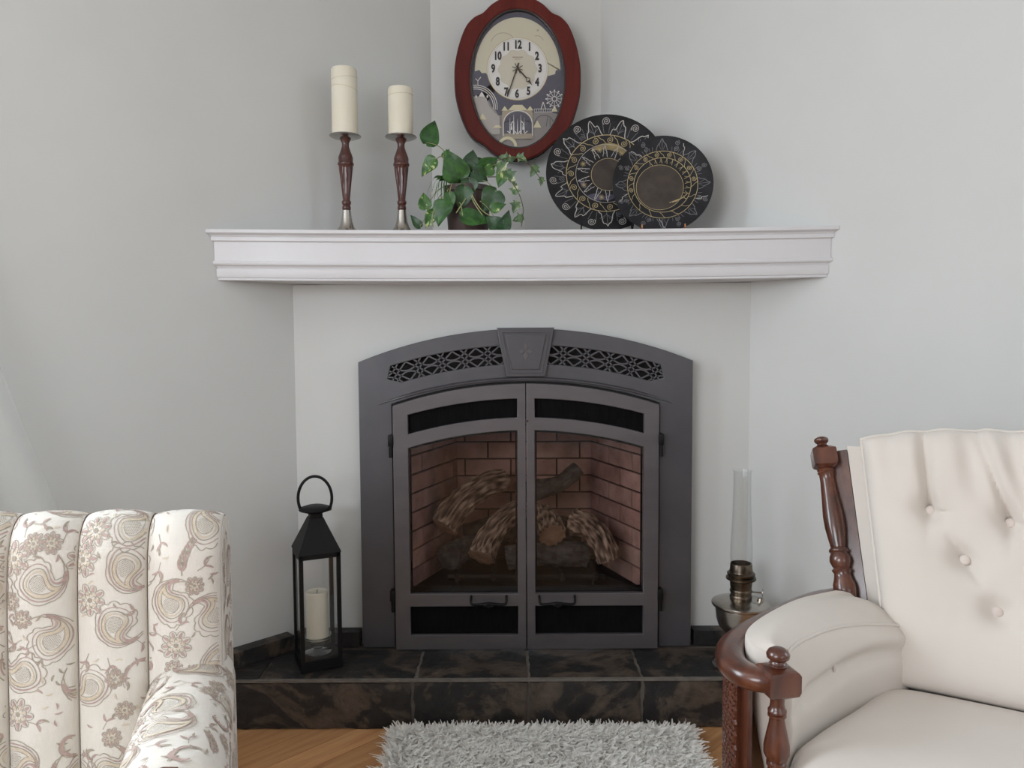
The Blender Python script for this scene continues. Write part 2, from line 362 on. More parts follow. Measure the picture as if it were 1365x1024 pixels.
# ================================================================== SETTING
def V3(x, y, z): return Vector((x, y, z))
def hex_between(A, B, out, z0, z1, A2=None, B2=None):
    """vertical slab from ground point A to B, thickened by vector out (or explicit back points)"""
    A, B = Vector(A), Vector(B); A2 = Vector(A2) if A2 else A + out; B2 = Vector(B2) if B2 else B + out
    up0, up1 = Vector((0, 0, z0)), Vector((0, 0, z1))
    return hexa([A + up0, B + up0, B2 + up0, A2 + up0, A + up1, B + up1, B2 + up1, A2 + up1])
def wall_window(name, base, d, out, a0, a1, op, number):
    """wall along base + d*a with one window opening op = (b0, b1, z0, z1); frame and pane become window_n"""
    g = G(); b0, b1, z0, z1 = op; o = out * 0.12
    g.add(*hex_between(base + d * a0, base + d * b0, o, 0, CEIL)); g.add(*hex_between(base + d * b1, base + d * a1, o, 0, CEIL))
    g.add(*hex_between(base + d * b0, base + d * b1, o, 0, z0)); g.add(*hex_between(base + d * b0, base + d * b1, o, z1, CEIL))
    struct(g.ob(name, 'wall', None, 0))
    w = G(); t = 0.05
    i0, i1 = base + out * 0.005, out * 0.09
    w.add(*hex_between(i0 + d * b0, i0 + d * (b0 + t), i1, z0, z1)); w.add(*hex_between(i0 + d * (b1 - t), i0 + d * b1, i1, z0, z1))
    w.add(*hex_between(i0 + d * (b0 + t), i0 + d * (b1 - t), i1, z0, z0 + t)); w.add(*hex_between(i0 + d * (b0 + t), i0 + d * (b1 - t), i1, z1 - t, z1))
    m = (b0 + b1) / 2
    w.add(*hex_between(i0 + out * 0.03 + d * (m - 0.02), i0 + out * 0.03 + d * (m + 0.02), out * 0.03, z0 + t, z1 - t))
    wo = struct(w.ob('window_%d' % number, 'white', None, 0))
    for k, (c0, c1) in enumerate(((b0 + t, m - 0.02), (m + 0.02, b1 - t))):
        g2 = G(); g2.add(*hex_between(i0 + out * 0.043 + d * c0, i0 + out * 0.043 + d * c1, out * 0.004, z0 + t, z1 - t)); g2.ob('pane', 'glass_clear', wo, 0)
    sl = G(); sl.add(*hex_between(base + d * (b0 - 0.05) - out * 0.05, base + d * (b1 + 0.05) - out * 0.05, out * 0.048, z0 - 0.035, z0)); sl.ob('window_sill', 'white', wo, 0)
wall_window('wall_left', CR, E2, -E1, 0.4257, ROOM, (2.05, 3.55, 0.88, 2.28), 1)
wall_window('wall_right', CR, E1, -E2, 0.396, ROOM, (2.45, 3.95, 0.88, 2.28), 2)
wall_window('wall_rear_left', room(0, ROOM), E1, E2, 0, ROOM, (0.95, 2.85, 0.88, 2.28), 3)
wall_window('wall_rear_right', room(ROOM, 0), E2, E1, 0, ROOM, (1.45, 3.35, 0.88, 2.28), 4)
# narrow wall over the mantel (the corner is cut off) and the fireplace wall below the mantel
g = G(); g.add(*hex_between(V3(-0.2707, 0.3793, 0), V3(0.3111, 0.4009, 0), V3(0, 0.1, 0), 1.2, CEIL)); struct(g.ob('wall_back', 'wall', None, 0))
g = G(); T = 0.04
def fac(x0, x1, z0, z1, s0=0, s1=0): g.add(*hex_between(V3(x0, 0, 0), V3(x1, 0, 0), None, z0, z1, V3(x0 + s0, T, 0), V3(x1 - s1, T, 0)))
fac(-0.65, -0.41, 0, 1.228, T, 0); fac(0.49, 0.712, 0, 1.228, 0, T); fac(-0.41, 0.49, 0.965, 1.228); fac(-0.41, 0.49, 0, 0.135)
struct(g.ob('wall_front', 'wall', None, 0))
# ceiling + floor
cc = [room(-0.1, -0.1), room(ROOM + 0.1, -0.1), room(ROOM + 0.1, ROOM + 0.1), room(-0.1, ROOM + 0.1)]
V_, F_ = hexa([p + V3(0, 0, CEIL) for p in cc] + [p + V3(0, 0, CEIL + 0.1) for p in cc]); struct(ob('ceiling', V_, F_, 'ceiling', None, 0))
V_, F_ = hexa([p + V3(0, 0, -0.08) for p in cc] + [p + V3(0, 0, -0.0125) for p in cc]); floor = struct(ob('floor', V_, F_, 'soot', None, 0))
rows = 55; pw = ROOM / rows
for i in range(rows):
    q = -random.uniform(0.0, 0.9)
    while q < ROOM:
        ln = random.choice((0.95, 1.2, 1.45, 1.7)); q1 = min(q + ln, ROOM); q0 = max(q, 0.0)
        if q1 - q0 > 0.05 and len(floor.children) < 298:
            a, b = i * pw + 0.0006, (i + 1) * pw - 0.0006; h = 0.0012
            P = [room(a, q0 + h), room(b, q0 + h), room(b, q1 - h), room(a, q1 - h)]
            ctr = sum(P, Vector()) / 4
            Vp, Fp = hexa([p - ctr + V3(0, 0, -0.0122) for p in P] + [p - ctr + V3(0, 0, 0) for p in P])
            put('plank', mesh('plank', Vp, Fp, 'oak', 0), floor, ctr)
        q = q1
# ---------------------------------------------------------------- hearth with slate tiles
HZ = 0.142; HY = -0.262
def ragged(o, u, v, n, w, h, thick, nu=16, nv=8, rag=0.0016, relief=0.0012, seed=0):
    """riven tile: grid face with jittered border and relief, sides and back closed"""
    o, u, v, n = map(Vector, (o, u, v, n)); rnd = random.Random(seed); V = []; Fc = []
    bu = [rnd.uniform(-1, 1) for _ in range(200)]
    for j in range(nv + 1):
        for i in range(nu + 1):
            a, b = i / nu * w, j / nv * h
            nz = noise.noise(Vector((a * 26 + seed * 7.1, b * 26, seed))) * relief + noise.noise(Vector((a * 90 + seed, b * 90, 3))) * relief * 0.4
            if i in (0, nu): a += (rag * rnd.uniform(-0.2, 1.2)) * (1 if i == 0 else -1); nz -= relief * 0.8
            if j in (0, nv): b += (rag * rnd.uniform(-0.2, 1.2)) * (1 if j == 0 else -1); nz -= relief * 0.8
            V.append(o + u * a + v * b + n * (nz - relief))
    W1 = nu + 1
    for j in range(nv):
        for i in range(nu): Fc.append((j * W1 + i, j * W1 + i + 1, (j + 1) * W1 + i + 1, (j + 1) * W1 + i))
    rim = [i for i in range(W1)] + [j * W1 + nu for j in range(1, nv + 1)] + [nv * W1 + i for i in range(nu - 1, -1, -1)] + [j * W1 for j in range(nv - 1, 0, -1)]
    k = len(V); V += [V[i] - n * thick for i in rim]; m = len(rim)
    for i in range(m): Fc.append((rim[i], k + i, k + (i + 1) % m, rim[(i + 1) % m]))
    Fc.append(tuple(k + i for i in range(m - 1, -1, -1)))
    return V, Fc
hearth = thing('hearth', 'raised hearth platform of dark slate tiles in front of the fireplace', 'hearth', (0.03, -0.13, 0))
g = G(); P = [(-0.648, -0.001), (0.710, -0.001), (0.710 + 0.25, -0.251), (-0.648 - 0.25, -0.251)]
g.add(*extr(P, lambda p: V3(p[0], p[1], 0.0005), lambda p: V3(p[0], p[1], HZ - 0.006))); g.ob('grout_bed', 'grout', hearth, 0)
gr = 0.0055
tops = [(-0.70, -0.268), (-0.268, 0.041), (0.041, 0.351), (0.351, 0.76)]
for k, (x0, x1) in enumerate(tops):
    a, b = x0 + gr / 2, x1 - gr / 2
    ob('tile', *ragged((a, -0.252, HZ), (1, 0, 0), (0, 1, 0), (0, 0, 1), b - a, 0.243 if 0 < k < 3 else 0.2, 0.007, 18, 14, rag=0.003, relief=0.0018, seed=k + 1), 'slate', hearth, 60)
for k, (x0, x1) in enumerate([(-0.89, -0.276), (-0.276, 0.041), (0.041, 0.351), (0.351, 0.945)]):
    a, b = x0 + gr / 2, x1 - gr / 2
    ob('tile', *ragged((a, HY, 0.002), (1, 0, 0), (0, 0, 1), (0, -1, 0), b - a, 0.131, 0.0095, 20, 8, rag=0.004, relief=0.0026, seed=k + 31), 'slate', hearth, 60)
# end wedges of the hearth top
for sgn, x_in, w0, sd in ((-1, -0.70, -0.648, 11), (1, 0.76, 0.710, 12)):
    p = [(x_in, -0.252), (w0 + sgn * 0.245, -0.252), (x_in, -abs(x_in - w0) - 0.004)]
    ob('tile', *extr(p, lambda q: V3(q[0], q[1], HZ - 0.007), lambda q: V3(q[0], q[1], HZ - 0.001)), 'slate', hearth, 0)
g = G(); g.add(*box(-0.9, 0.955, HY + 0.001, HY + 0.0125, 0.1335, HZ - 0.0025)); g.ob('edge_grout', 'grout', hearth, 0)
# slate baseboard pieces standing on the hearth
bt = 0.042; bh = HZ + 0.045
for k, (x0, x1) in enumerate(((-0.655, -0.462), (0.542, 0.712))):
    g = G(); g.add(*hex_between(V3(x0, -bt, 0), V3(x1, -bt, 0), V3(0, bt - 0.001, 0), HZ, bh)); struct(g.ob('baseboard_front_%d' % (k + 1), 'slate', None, 0))
for nm, w0, sg in (('left', -0.65, -1), ('right', 0.712, 1)):
    A = V3(w0, 0, 0); d = V3(sg, -1, 0).normalized(); inn = V3(-sg, -1, 0).normalized() * bt
    g = G(); g.add(*hex_between(A + d * 0.045, A + d * 0.362, inn, HZ, bh)); b1 = struct(g.ob('baseboard_%s' % nm, 'slate', None, 0))
    g = G(); g.add(*hex_between(A + d * 0.372, A + d * 3.4, inn * 0.35, 0.0005, 0.10)); struct(g.ob('baseboard_%s_white' % nm, 'white', None, 0))
# ---------------------------------------------------------------- mantel
mant = thing('mantel_shelf', 'long white wooden mantel shelf with stepped moulding above the fireplace', 'mantel', (0.03, -0.08, 1.23))
MZ = 1.369
def sag(x): return -0.007 * max(0.0, 1 - ((x - 0.03) / 0.86) ** 2)
def mz(x, y=-0.02):
    f = (y + 0.176) / 0.552; return MZ + sag(0.03 + (x - 0.03) * 0.855 / (0.855 * (1 - f) + 0.298 * f))
prof = [(0.176, 0.0), (0.184, 0.001), (0.185, 0.010), (0.181, 0.0125), (0.1765, 0.015), (0.174, 0.019), (0.173, 0.0205), (0.1745, 0.021), (0.1745, 0.030), (0.1730, 0.0315), (0.1685, 0.033),
        (0.1685, 0.085), (0.1715, 0.086), (0.1725, 0.092), (0.171, 0.096), (0.166, 0.098), (0.163, 0.103), (0.1625, 0.105), (0.165, 0.107), (0.165, 0.126), (0.1635, 0.130), (0.1605, 0.1315), (0.1615, 0.1325), (0.1625, 0.1365), (0.161, 0.138)]
nx = 40; V_ = []; F_ = []
for p, h in prof:
    for i in range(nx + 1):
        x = (-0.648 - p) + (0.710 + p + 0.648 + p) * i / nx; V_.append((x, -p, MZ - h + sag(x)))
w = nx + 1
for j in range(len(prof) - 1):
    for i in range(nx): F_.append((j * w + i, j * w + i + 1, (j + 1) * w + i + 1, (j + 1) * w + i))
ob('moulded_front', V_, F_, 'white', mant, 22, True)
def shelf(z0, z1, p0, yb0, xl, xr, name):
    V_ = []; F_ = []
    for dz in (z1, z0):
        for i in range(nx + 1):
            x = (-0.648 - p0) + (1.358 + 2 * p0) * i / nx; V_.append((x, -p0, dz + sag(x)))
        for i in range(nx + 1):
            xf = (-0.648 - p0) + (1.358 + 2 * p0) * i / nx; x = xl + (xr - xl) * i / nx; V_.append((x, yb0, dz + sag(xf)))
    m = 2 * w
    for i in range(nx):
        F_.append((i, i + 1, w + i + 1, w + i)); F_.append((m + i, m + w + i, m + w + i + 1, m + i + 1)); F_.append((i, m + i, m + i + 1, i + 1)); F_.append((w + i, w + i + 1, m + w + i + 1, m + w + i))
    F_.append((0, w, m + w, m)); F_.append((nx, m + nx, m + w + nx, w + nx))
    ob(name, V_, F_, 'white', mant, 30)
shelf(MZ - 0.016, MZ, 0.176, 0.376, -0.268, 0.328, 'shelf_board')
shelf(MZ - 0.138, MZ - 0.128, 0.161, -0.002, -0.644, 0.706, 'soffit_board')

# ================================================================== FIREPLACE
FX = 0.040
fire = thing('fireplace', 'gas fireplace with arched gunmetal surround and double glass doors', 'fireplace', (FX, -0.02, HZ))
def arc(x0, x1, apex, R, n=24): return [(x0 + (x1 - x0) * i / n, apex - R + sqrt(R * R - (x0 + (x1 - x0) * i / n - FX) ** 2)) for i in range(n + 1)]
RA = 1.30; APX = 1.0945
def band(sg, u, rr):   # u: arc length from centre, rr: radial offset from lattice mid line
    R = 1.325; th = sg * u / R; return (FX + (R + rr) * sin(th), 1.0183 - R + (R + rr) * cos(th))
BH = 0.0272
def lat_loop(sg):
    top = [band(sg, 0.072 + (0.393 - 0.072) * i / 14, BH) for i in range(15)]
    bot = [band(sg, 0.376 + (0.066 - 0.376) * i / 14, -BH) for i in range(15)]
    return top + [band(sg, 0.413, -0.006)] + bot
outer = [(FX - 0.4905, HZ + 0.001)] + arc(FX - 0.4905, FX + 0.4905, APX, RA, 40) + [(FX + 0.4905, HZ + 0.001)]
opening = [(FX - 0.393, HZ + 0.0015)] + arc(FX - 0.393, FX + 0.393, 0.9395, 1.22, 30) + [(FX + 0.393, HZ + 0.0015)]
# surround = two legs + arch as one outline (door opening is open at the bottom)
sur = [(FX - 0.4905, HZ + 0.001)] + arc(FX - 0.4905, FX + 0.4905, APX, RA, 40) + [(FX + 0.4905, HZ + 0.001), (FX + 0.393, HZ + 0.001)] + arc(FX + 0.393, FX - 0.393, 0.9395, 1.22, 30) + [(FX - 0.393, HZ + 0.001)]
surround = ob('surround', *plate2d([sur, lat_loop(-1), lat_loop(1)], -0.050, -0.002, 0.0025), 'iron', fire, 35)
# dark backing behind the lattice and jambs
vb = [(FX - 0.44, 0.90)] + arc(FX - 0.44, FX + 0.44, APX - 0.02, RA, 30) + [(FX + 0.44, 0.90)] + arc(FX + 0.44, FX - 0.44, 0.9395 - 0.022, 1.22, 20)[1:-1]
ob('vent_backing', *plate2d([vb], -0.012, -0.0025), 'soot', fire, 0)
# lattice grilles
for sg in (-1, 1):
    ink = Ink(); L_ = 0.0682; A_ = BH; U0 = 0.110
    def clipped(fn, u0, u1, n):
        pts = []
        for i in range(n + 1):
            u = u0 + (u1 - u0) * i / n; rr = fn(u)
            lim = A_ + 0.001 if u < 0.385 else A_ * max(0.0, (0.415 - u) / 0.026)
            if abs(rr) <= lim + 0.0012 and u > 0.060: pts.append(band(sg, u, rr))
            else:
                if len(pts) > 2: ink.rib(pts, 0.0042)
                pts = []
        if len(pts) > 2: ink.rib(pts, 0.0042)
    for s2 in (1, -1):
        def zig(u):
            x = ((u - U0) / L_ + 0.5) % 2.0; return s2 * A_ * (2 * x - 1 if x <= 1 else 3 - 2 * x)
        clipped(zig, 0.055, 0.413, 260)
        for k in range(-1, 5):
            um = U0 + (k + 0.5) * L_
            clipped(lambda u: s2 * (0.0016 + A_ * ((u - um) / (0.66 * L_)) ** 2), um - 0.66 * L_, um + 0.66 * L_, 30)
    g = G()
    for y, fl in ((-0.0475, 1), (-0.043, -1)): g.add([(p[0], y, p[1]) for p in ink.P], ink.F)
    # side walls of ribbons
    nP = len(ink.P); k0 = 0
    for f in ink.F: g.F += [(f[0], f[3], f[3] + nP, f[0] + nP), (f[1], f[2], f[2] + nP, f[1] + nP)]
    g.ob('lattice_grille', 'iron', fire, 0)
# curved drip trim over the doors
pth = [(x, z) for x, z in arc(FX - 0.43, FX + 0.43, 0.9475, 1.30, 44)]
def trimsec(i, k):
    x, z = pth[i]; t = i / (len(pth) - 1); f = min(1.0, min(t, 1 - t) * 9)
    sec = [(-0.0505, 0.006), (-0.056, 0.0055), (-0.0605, 0.002), (-0.060, -0.002), (-0.0505, -0.004)]
    y, dz = sec[k]; return (x, -0.0505 + (y + 0.0505) * f, z + dz * (0.4 + 0.6 * f))
V_ = [trimsec(i, k) for i in range(len(pth)) for k in range(5)]; F_ = []
for i in range(len(pth) - 1):
    for k in range(5): F_.append((i * 5 + k, i * 5 + (k + 1) % 5, (i + 1) * 5 + (k + 1) % 5, (i + 1) * 5 + k))
ob('drip_moulding', V_, F_, 'iron', fire, 50)
# keystone
def ksl(e): return [(FX - 0.0832 + e * 1.15, 1.097 - e), (FX + 0.0832 - e * 1.15, 1.097 - e), (FX + 0.0572 - e * 0.85, 0.9545 + e), (FX - 0.0572 + e * 0.85, 0.9545 + e)]
ks = ob('keystone', *plate2d([ksl(0)], -0.064, -0.0495, 0.002), 'iron', fire, 35)
ob('raised_border', *plate2d([ksl(0.010), ksl(0.0145)], -0.067, -0.0635, 0.0008), 'iron', ks, 35)
ob('raised_panel', *plate2d([ksl(0.021)], -0.068, -0.0635, 0.0015), 'iron', ks, 35)
def dia(cx, cz, w, h): return [(cx - w, cz), (cx, cz + h), (cx + w, cz), (cx, cz - h)]
loops = [dia(FX, 1.028 + dz, 0.0075, 0.0125) for dz in (-0.0135, 0.0135)] + [dia(FX + dx, 1.028, 0.0085, 0.0075) for dx in (-0.0125, 0.0125)]
loops = [[(x, z) for x, z in l] for l in loops]
ob('diamond_emblem', *plate2d(loops, -0.0695, -0.0678, 0.0005), 'iron_door', ks, 0)
# doors
def door(x0, x1, hs):
    """hs = hinge side (-1 left, +1 right)"""
    out = [(x0, HZ + 0.0025)] + arc(x0, x1, 0.9345, 1.22, 20) + [(x1, HZ + 0.0025)]
    st, mid = 0.0445, 0.0245
    a, b = (x0 + st, x1 - mid) if hs < 0 else (x0 + mid, x1 - st)
    vent = arc(a, b, 0.8908, 1.30, 16) + arc(b, a, 0.8355, 1.27, 16)
    gl = [(a, 0.3126)] + arc(a, b, 0.7978, 1.19, 16) + [(b, 0.3126)]
    lo = [(a, 0.188), (a, 0.2747), (b, 0.2747), (b, 0.188)]
    d = ob('door', *plate2d([out, vent, gl, lo], -0.070, -0.050, 0.0018), 'iron_door', fire, 35)
    g1 = [(a - 0.004, 0.3086)] + arc(a - 0.004, b + 0.004, 0.8018, 1.19, 16) + [(b + 0.004, 0.3086)]
    ob('glass_pane', *plate2d([g1], -0.058, -0.054), 'glass_fire', d, 0)
    bz = [(a + 0.001, 0.3136)] + arc(a + 0.001, b - 0.001, 0.7968, 1.19, 16) + [(b - 0.001, 0.3136)]
    e = 0.006
    e2 = [(a + e, 0.331)] + arc(a + e, b - e, 0.791, 1.19, 16) + [(b - e, 0.331)]
    ob('glass_gasket', *plate2d([bz, e2], -0.0535, -0.048), 'black', d, 0)
    v1 = arc(a - 0.004, b + 0.004, 0.8948, 1.30, 16) + arc(b + 0.004, a - 0.004, 0.8315, 1.27, 16)
    ob('vent_screen', *plate2d([v1], -0.0562, -0.054), 'screen', d, 0)
    l1 = [(a - 0.004, 0.184), (a - 0.004, 0.2787), (b + 0.004, 0.2787), (b + 0.004, 0.184)]
    ob('lower_screen', *plate2d([l1], -0.0562, -0.054), 'screen', d, 0)
    # louvre wires of the upper vent
    g = G()
    n = 40
    for i in range(1, n):
        x = a + (b - a) * i / n; z0 = 0.8355 - 1.27 + sqrt(1.27 ** 2 - (x - FX) ** 2); z1 = 0.8908 - 1.30 + sqrt(1.30 ** 2 - (x - FX) ** 2)
        g.add(*box(x - 0.0008, x + 0.0008, -0.0572, -0.0562, z0 - 0.003, z1 + 0.003))
    g.ob('vent_wire', 'screen', d, 0)
    # handle
    hx = FX - 0.1115 if hs < 0 else FX + 0.0895
    hw = 0.052; hz = 0.2895
    P = catmull([(hx - hw, -0.070, hz + 0.016), (hx - hw, -0.085, hz + 0.014), (hx - hw + 0.001, -0.093, hz + 0.004), (hx - hw + 0.008, -0.096, hz), (hx - 0.02, -0.096, hz), (hx, -0.097, hz), (hx + 0.02, -0.096, hz), (hx + hw - 0.008, -0.096, hz), (hx + hw - 0.001, -0.093, hz + 0.004), (hx + hw, -0.085, hz + 0.014), (hx + hw, -0.070, hz + 0.016)], 5)
    h = ob('handle', *tube(P, lambda t: 0.0038 + 0.0038 * math.exp(-((t - 0.5) / 0.09) ** 2), 10), 'black', d, 50)
    ob('handle_knot', *plate2d([dia(hx, hz, 0.014, 0.0088)], -0.1065, -0.1035, 0.001), 'black', h, 0)
    # hinges
    hxx = x0 - 0.0065 if hs < 0 else x1 + 0.0065
    for z0 in (0.7215, 0.2613):
        V1, F1 = lathe([(0, 0), (0.0058, 0), (0.0058, 0.034), (0, 0.034)], (hxx, -0.069, z0 - 0.002), (0, 0, 1), 14)
        g = G(); g.add(V1, F1); s = -1 if hs < 0 else 1
        g.add(*box(min(hxx - 0.0075, hxx + 0.0065), max(hxx - 0.0075, hxx + 0.0065), -0.078, -0.0505, z0 + 0.032, z0 + 0.064, 0.0015)); g.ob('hinge', 'black', d, 40)
    return d
door(FX - 0.3885, FX - 0.0012, -1); door(FX + 0.0012, FX + 0.3885, 1)
# small latch screw on the meeting stile
ob('latch_pin', *lathe([(0, 0), (0.0028, 0), (0.0024, 0.002), (0, 0.0025)], (FX + 0.004, -0.0705, 0.825), (0, -1, 0), 10), 'black', fire, 40)

# ---- firebox
fb = G(); Yb = 0.335; zf, zc = 0.300, 0.835
fl, frr = -0.335, 0.415; bl, br = -0.195, 0.275    # front / back half widths
th = 0.008
def slab(A, B, outv, z0, z1): fb.add(*hex_between(A, B, outv, z0, z1))
slab(V3(fl, -0.035, 0), V3(bl, Yb, 0), V3(-0.02, 0, 0), zf - 0.02, zc); slab(V3(frr, -0.035, 0), V3(br, Yb, 0), V3(0.02, 0, 0), zf - 0.02, zc); slab(V3(bl - 0.02, Yb, 0), V3(br + 0.02, Yb, 0), V3(0, 0.02, 0), zf - 0.02, zc)
box_ob = fb.ob('firebox_lining', 'mortar', fire, 0)
g = G(); g.add(*hexa([V3(fl - 0.02, -0.035, zf - 0.03), V3(frr + 0.02, -0.035, zf - 0.03), V3(br + 0.02, Yb + 0.02, zf - 0.03), V3(bl - 0.02, Yb + 0.02, zf - 0.03), V3(fl - 0.02, -0.035, zf), V3(frr + 0.02, -0.035, zf), V3(br + 0.02, Yb + 0.02, zf), V3(bl - 0.02, Yb + 0.02, zf)])); g.ob('firebox_floor', 'soot', fire, 0); g = G()
g.add(*hexa([V3(fl - 0.02, -0.035, zc), V3(frr + 0.02, -0.035, zc), V3(br + 0.02, Yb + 0.02, zc), V3(bl - 0.02, Yb + 0.02, zc), V3(fl - 0.02, -0.035, zc + 0.02), V3(frr + 0.02, -0.035, zc + 0.02), V3(br + 0.02, Yb + 0.02, zc + 0.02), V3(bl - 0.02, Yb + 0.02, zc + 0.02)]))
g.ob('firebox_roof', 'soot', fire, 0)
sk = [(FX - 0.392, HZ + 0.004)] + arc(FX - 0.392, FX + 0.392, 0.9385, 1.22, 24) + [(FX + 0.392, HZ + 0.004)]
ob('inner_skirt', *plate2d([sk, [(fl + 0.02, zf), (fl + 0.02, 0.828), (frr - 0.02, 0.828), (frr - 0.02, zf)]], -0.047, -0.036), 'soot', fire, 0)
# bricks: shared meshes, one object each
rh = 0.0585; mo = 0.006
def brick_mesh(l, h, d):
    V_, F_ = box(-l / 2, l / 2, -d / 2, d / 2, -h / 2, h / 2); 
    return mesh('brick', V_, F_, 'brick', 0)
cache = {}
def lay(A, B, nrm, pitch, phase0):
    A, B, nrm = Vector(A), Vector(B), Vector(nrm).normalized(); L = (B - A).length; d = (B - A).normalized(); ang = math.atan2(d.y, d.x)
    for r in range(9):
        z = zf + 0.004 + r * rh + (rh - mo) / 2
        s = -(pitch * (phase0 + 0.5 * (r % 2)) % pitch)
        while s < L:
            a, b = max(s, 0) + mo / 2, min(s + pitch, L) - mo / 2; s += pitch
            if b - a < 0.018: continue
            key = round(b - a, 3)
            if key not in cache: cache[key] = brick_mesh(key, rh - mo, 0.010)
            c = A + d * ((a + b) / 2) + nrm * (0.004 + random.uniform(0, 0.0015)); c.z = z
            o = bpy.data.objects.new('brick', cache[key]); COL.objects.link(o); o.location = c; o.rotation_euler = (0, 0, ang); o.parent = box_ob
lay((fl, -0.03, 0), (bl, Yb, 0), (1, 0.4, 0), 0.152, 0.2); lay((frr, -0.03, 0), (br, Yb, 0), (-1, 0.4, 0), 0.152, 0.35); lay((bl, Yb, 0), (br, Yb, 0), (0, -1, 0), 0.158, 0.3)
# grate / burner bar
g = G(); g.add(*tube([(-0.20, 0.02, 0.335), (0.28, 0.02, 0.335)], 0.010, 10))
for x in (-0.17, -0.06, 0.05, 0.15, 0.25):
    g.add(*tube(catmull([(x, -0.022, 0.362), (x, -0.016, 0.343), (x, 0.02, 0.333), (x, 0.24, 0.333)], 6), 0.007, 8)); 
for x in (-0.17, 0.25): g.add(*tube([(x, 0.03, 0.335), (x, 0.03, 0.3005)], 0.008, 8)); g.add(*tube([(x, 0.22, 0.335), (x, 0.22, 0.3005)], 0.008, 8))
g.add(*tube([(-0.20, 0.22, 0.335), (0.28, 0.22, 0.335)], 0.008, 8)); grate = g.ob('grate', 'soot', fire, 50)
# logs
def log(label, path, r0, r1, seed, mat='bark'):
    P = catmull(path, 10); n = len(P); seg = 44
    t = thing('ceramic_log', label, 'log', tuple(P[0]), 'ceramic logs in the firebox')
    V_, F_ = tube(P, lambda q: r0 + (r1 - r0) * q, seg)
    V2 = []; ridge = []
    for i, v in enumerate(V_):
        k = min(i // seg, n - 1); c = P[k]; d = (v - c); th_ = 2 * pi * (i % seg) / seg
        rv = noise.noise(Vector((cos(th_) * 3.4 + seed, sin(th_) * 3.4, k * 0.16 + seed * 3)))
        rg = noise.noise(Vector((cos(th_) * 8 + seed, sin(th_) * 8, k * 0.30 + seed)))
        V2.append(c + d * (1 + 0.20 * rv + 0.22 * rg)); ridge.append(0.5 + 0.9 * rg)  # ridge height also drives the groove shade painted into the bark colour
    ends = F_[-2:]; F_ = F_[:-2]
    bo = ob('bark', V2, F_, mat, t, 70)
    at = bo.data.attributes.new('ridge', 'FLOAT', 'POINT'); at.data.foreach_set('value', ridge)
    for e, k in zip(ends, (0, n - 1)):
        ids = list(e); dv = (P[1] - P[0]).normalized() * -0.003 if k == 0 else (P[-1] - P[-2]).normalized() * 0.003
        c = P[k] + dv; Vv = [c] + [V2[i] for i in ids]
        ob('cut_end', Vv, [(0, j + 1, (j + 1) % len(ids) + 1) for j in range(len(ids))], 'logend' if mat == 'bark' else mat, t, 60)
log('pale ridged log leaning with its cut end towards the left brick side', [(-0.215, 0.07, 0.478), (-0.17, 0.11, 0.54), (-0.10, 0.17, 0.585), (-0.03, 0.22, 0.60)], 0.042, 0.036, 1)
log('short log with a pale cut end hanging over the front of the grate', [(-0.098, 0.030, 0.392), (-0.075, 0.07, 0.437), (-0.03, 0.13, 0.485), (0.03, 0.19, 0.51)], 0.040, 0.030, 2)
log('log with reddish round end just right of the centre stile', [(0.122, 0.03, 0.462), (0.110, 0.08, 0.485), (0.092, 0.13, 0.497), (0.07, 0.17, 0.500)], 0.040, 0.034, 3)
log('upper forked log rising towards the right back corner of the firebox', [(0.03, 0.215, 0.555), (0.10, 0.19, 0.575), (0.16, 0.16, 0.60), (0.215, 0.17, 0.645)], 0.034, 0.022, 4, 'char')
log('bent log arching down beside the right brick side', [(0.195, 0.11, 0.485), (0.235, 0.08, 0.475), (0.275, 0.05, 0.44), (0.298, 0.035, 0.38)], 0.040, 0.033, 5)
log('dark charred log lying across the back of the grate', [(-0.16, 0.245, 0.40), (-0.03, 0.25, 0.425), (0.10, 0.25, 0.43), (0.23, 0.24, 0.41)], 0.045, 0.045, 6, 'char')
log('low dark log at the left end of the grate', [(-0.20, 0.05, 0.385), (-0.175, 0.09, 0.39), (-0.15, 0.12, 0.395), (-0.125, 0.145, 0.40)], 0.040, 0.034, 8, 'char')
log('low charred log filling the front of the grate between the two cut ends', [(-0.02, 0.075, 0.378), (0.06, 0.075, 0.392), (0.14, 0.08, 0.388), (0.23, 0.10, 0.378)], 0.036, 0.036, 9, 'char')

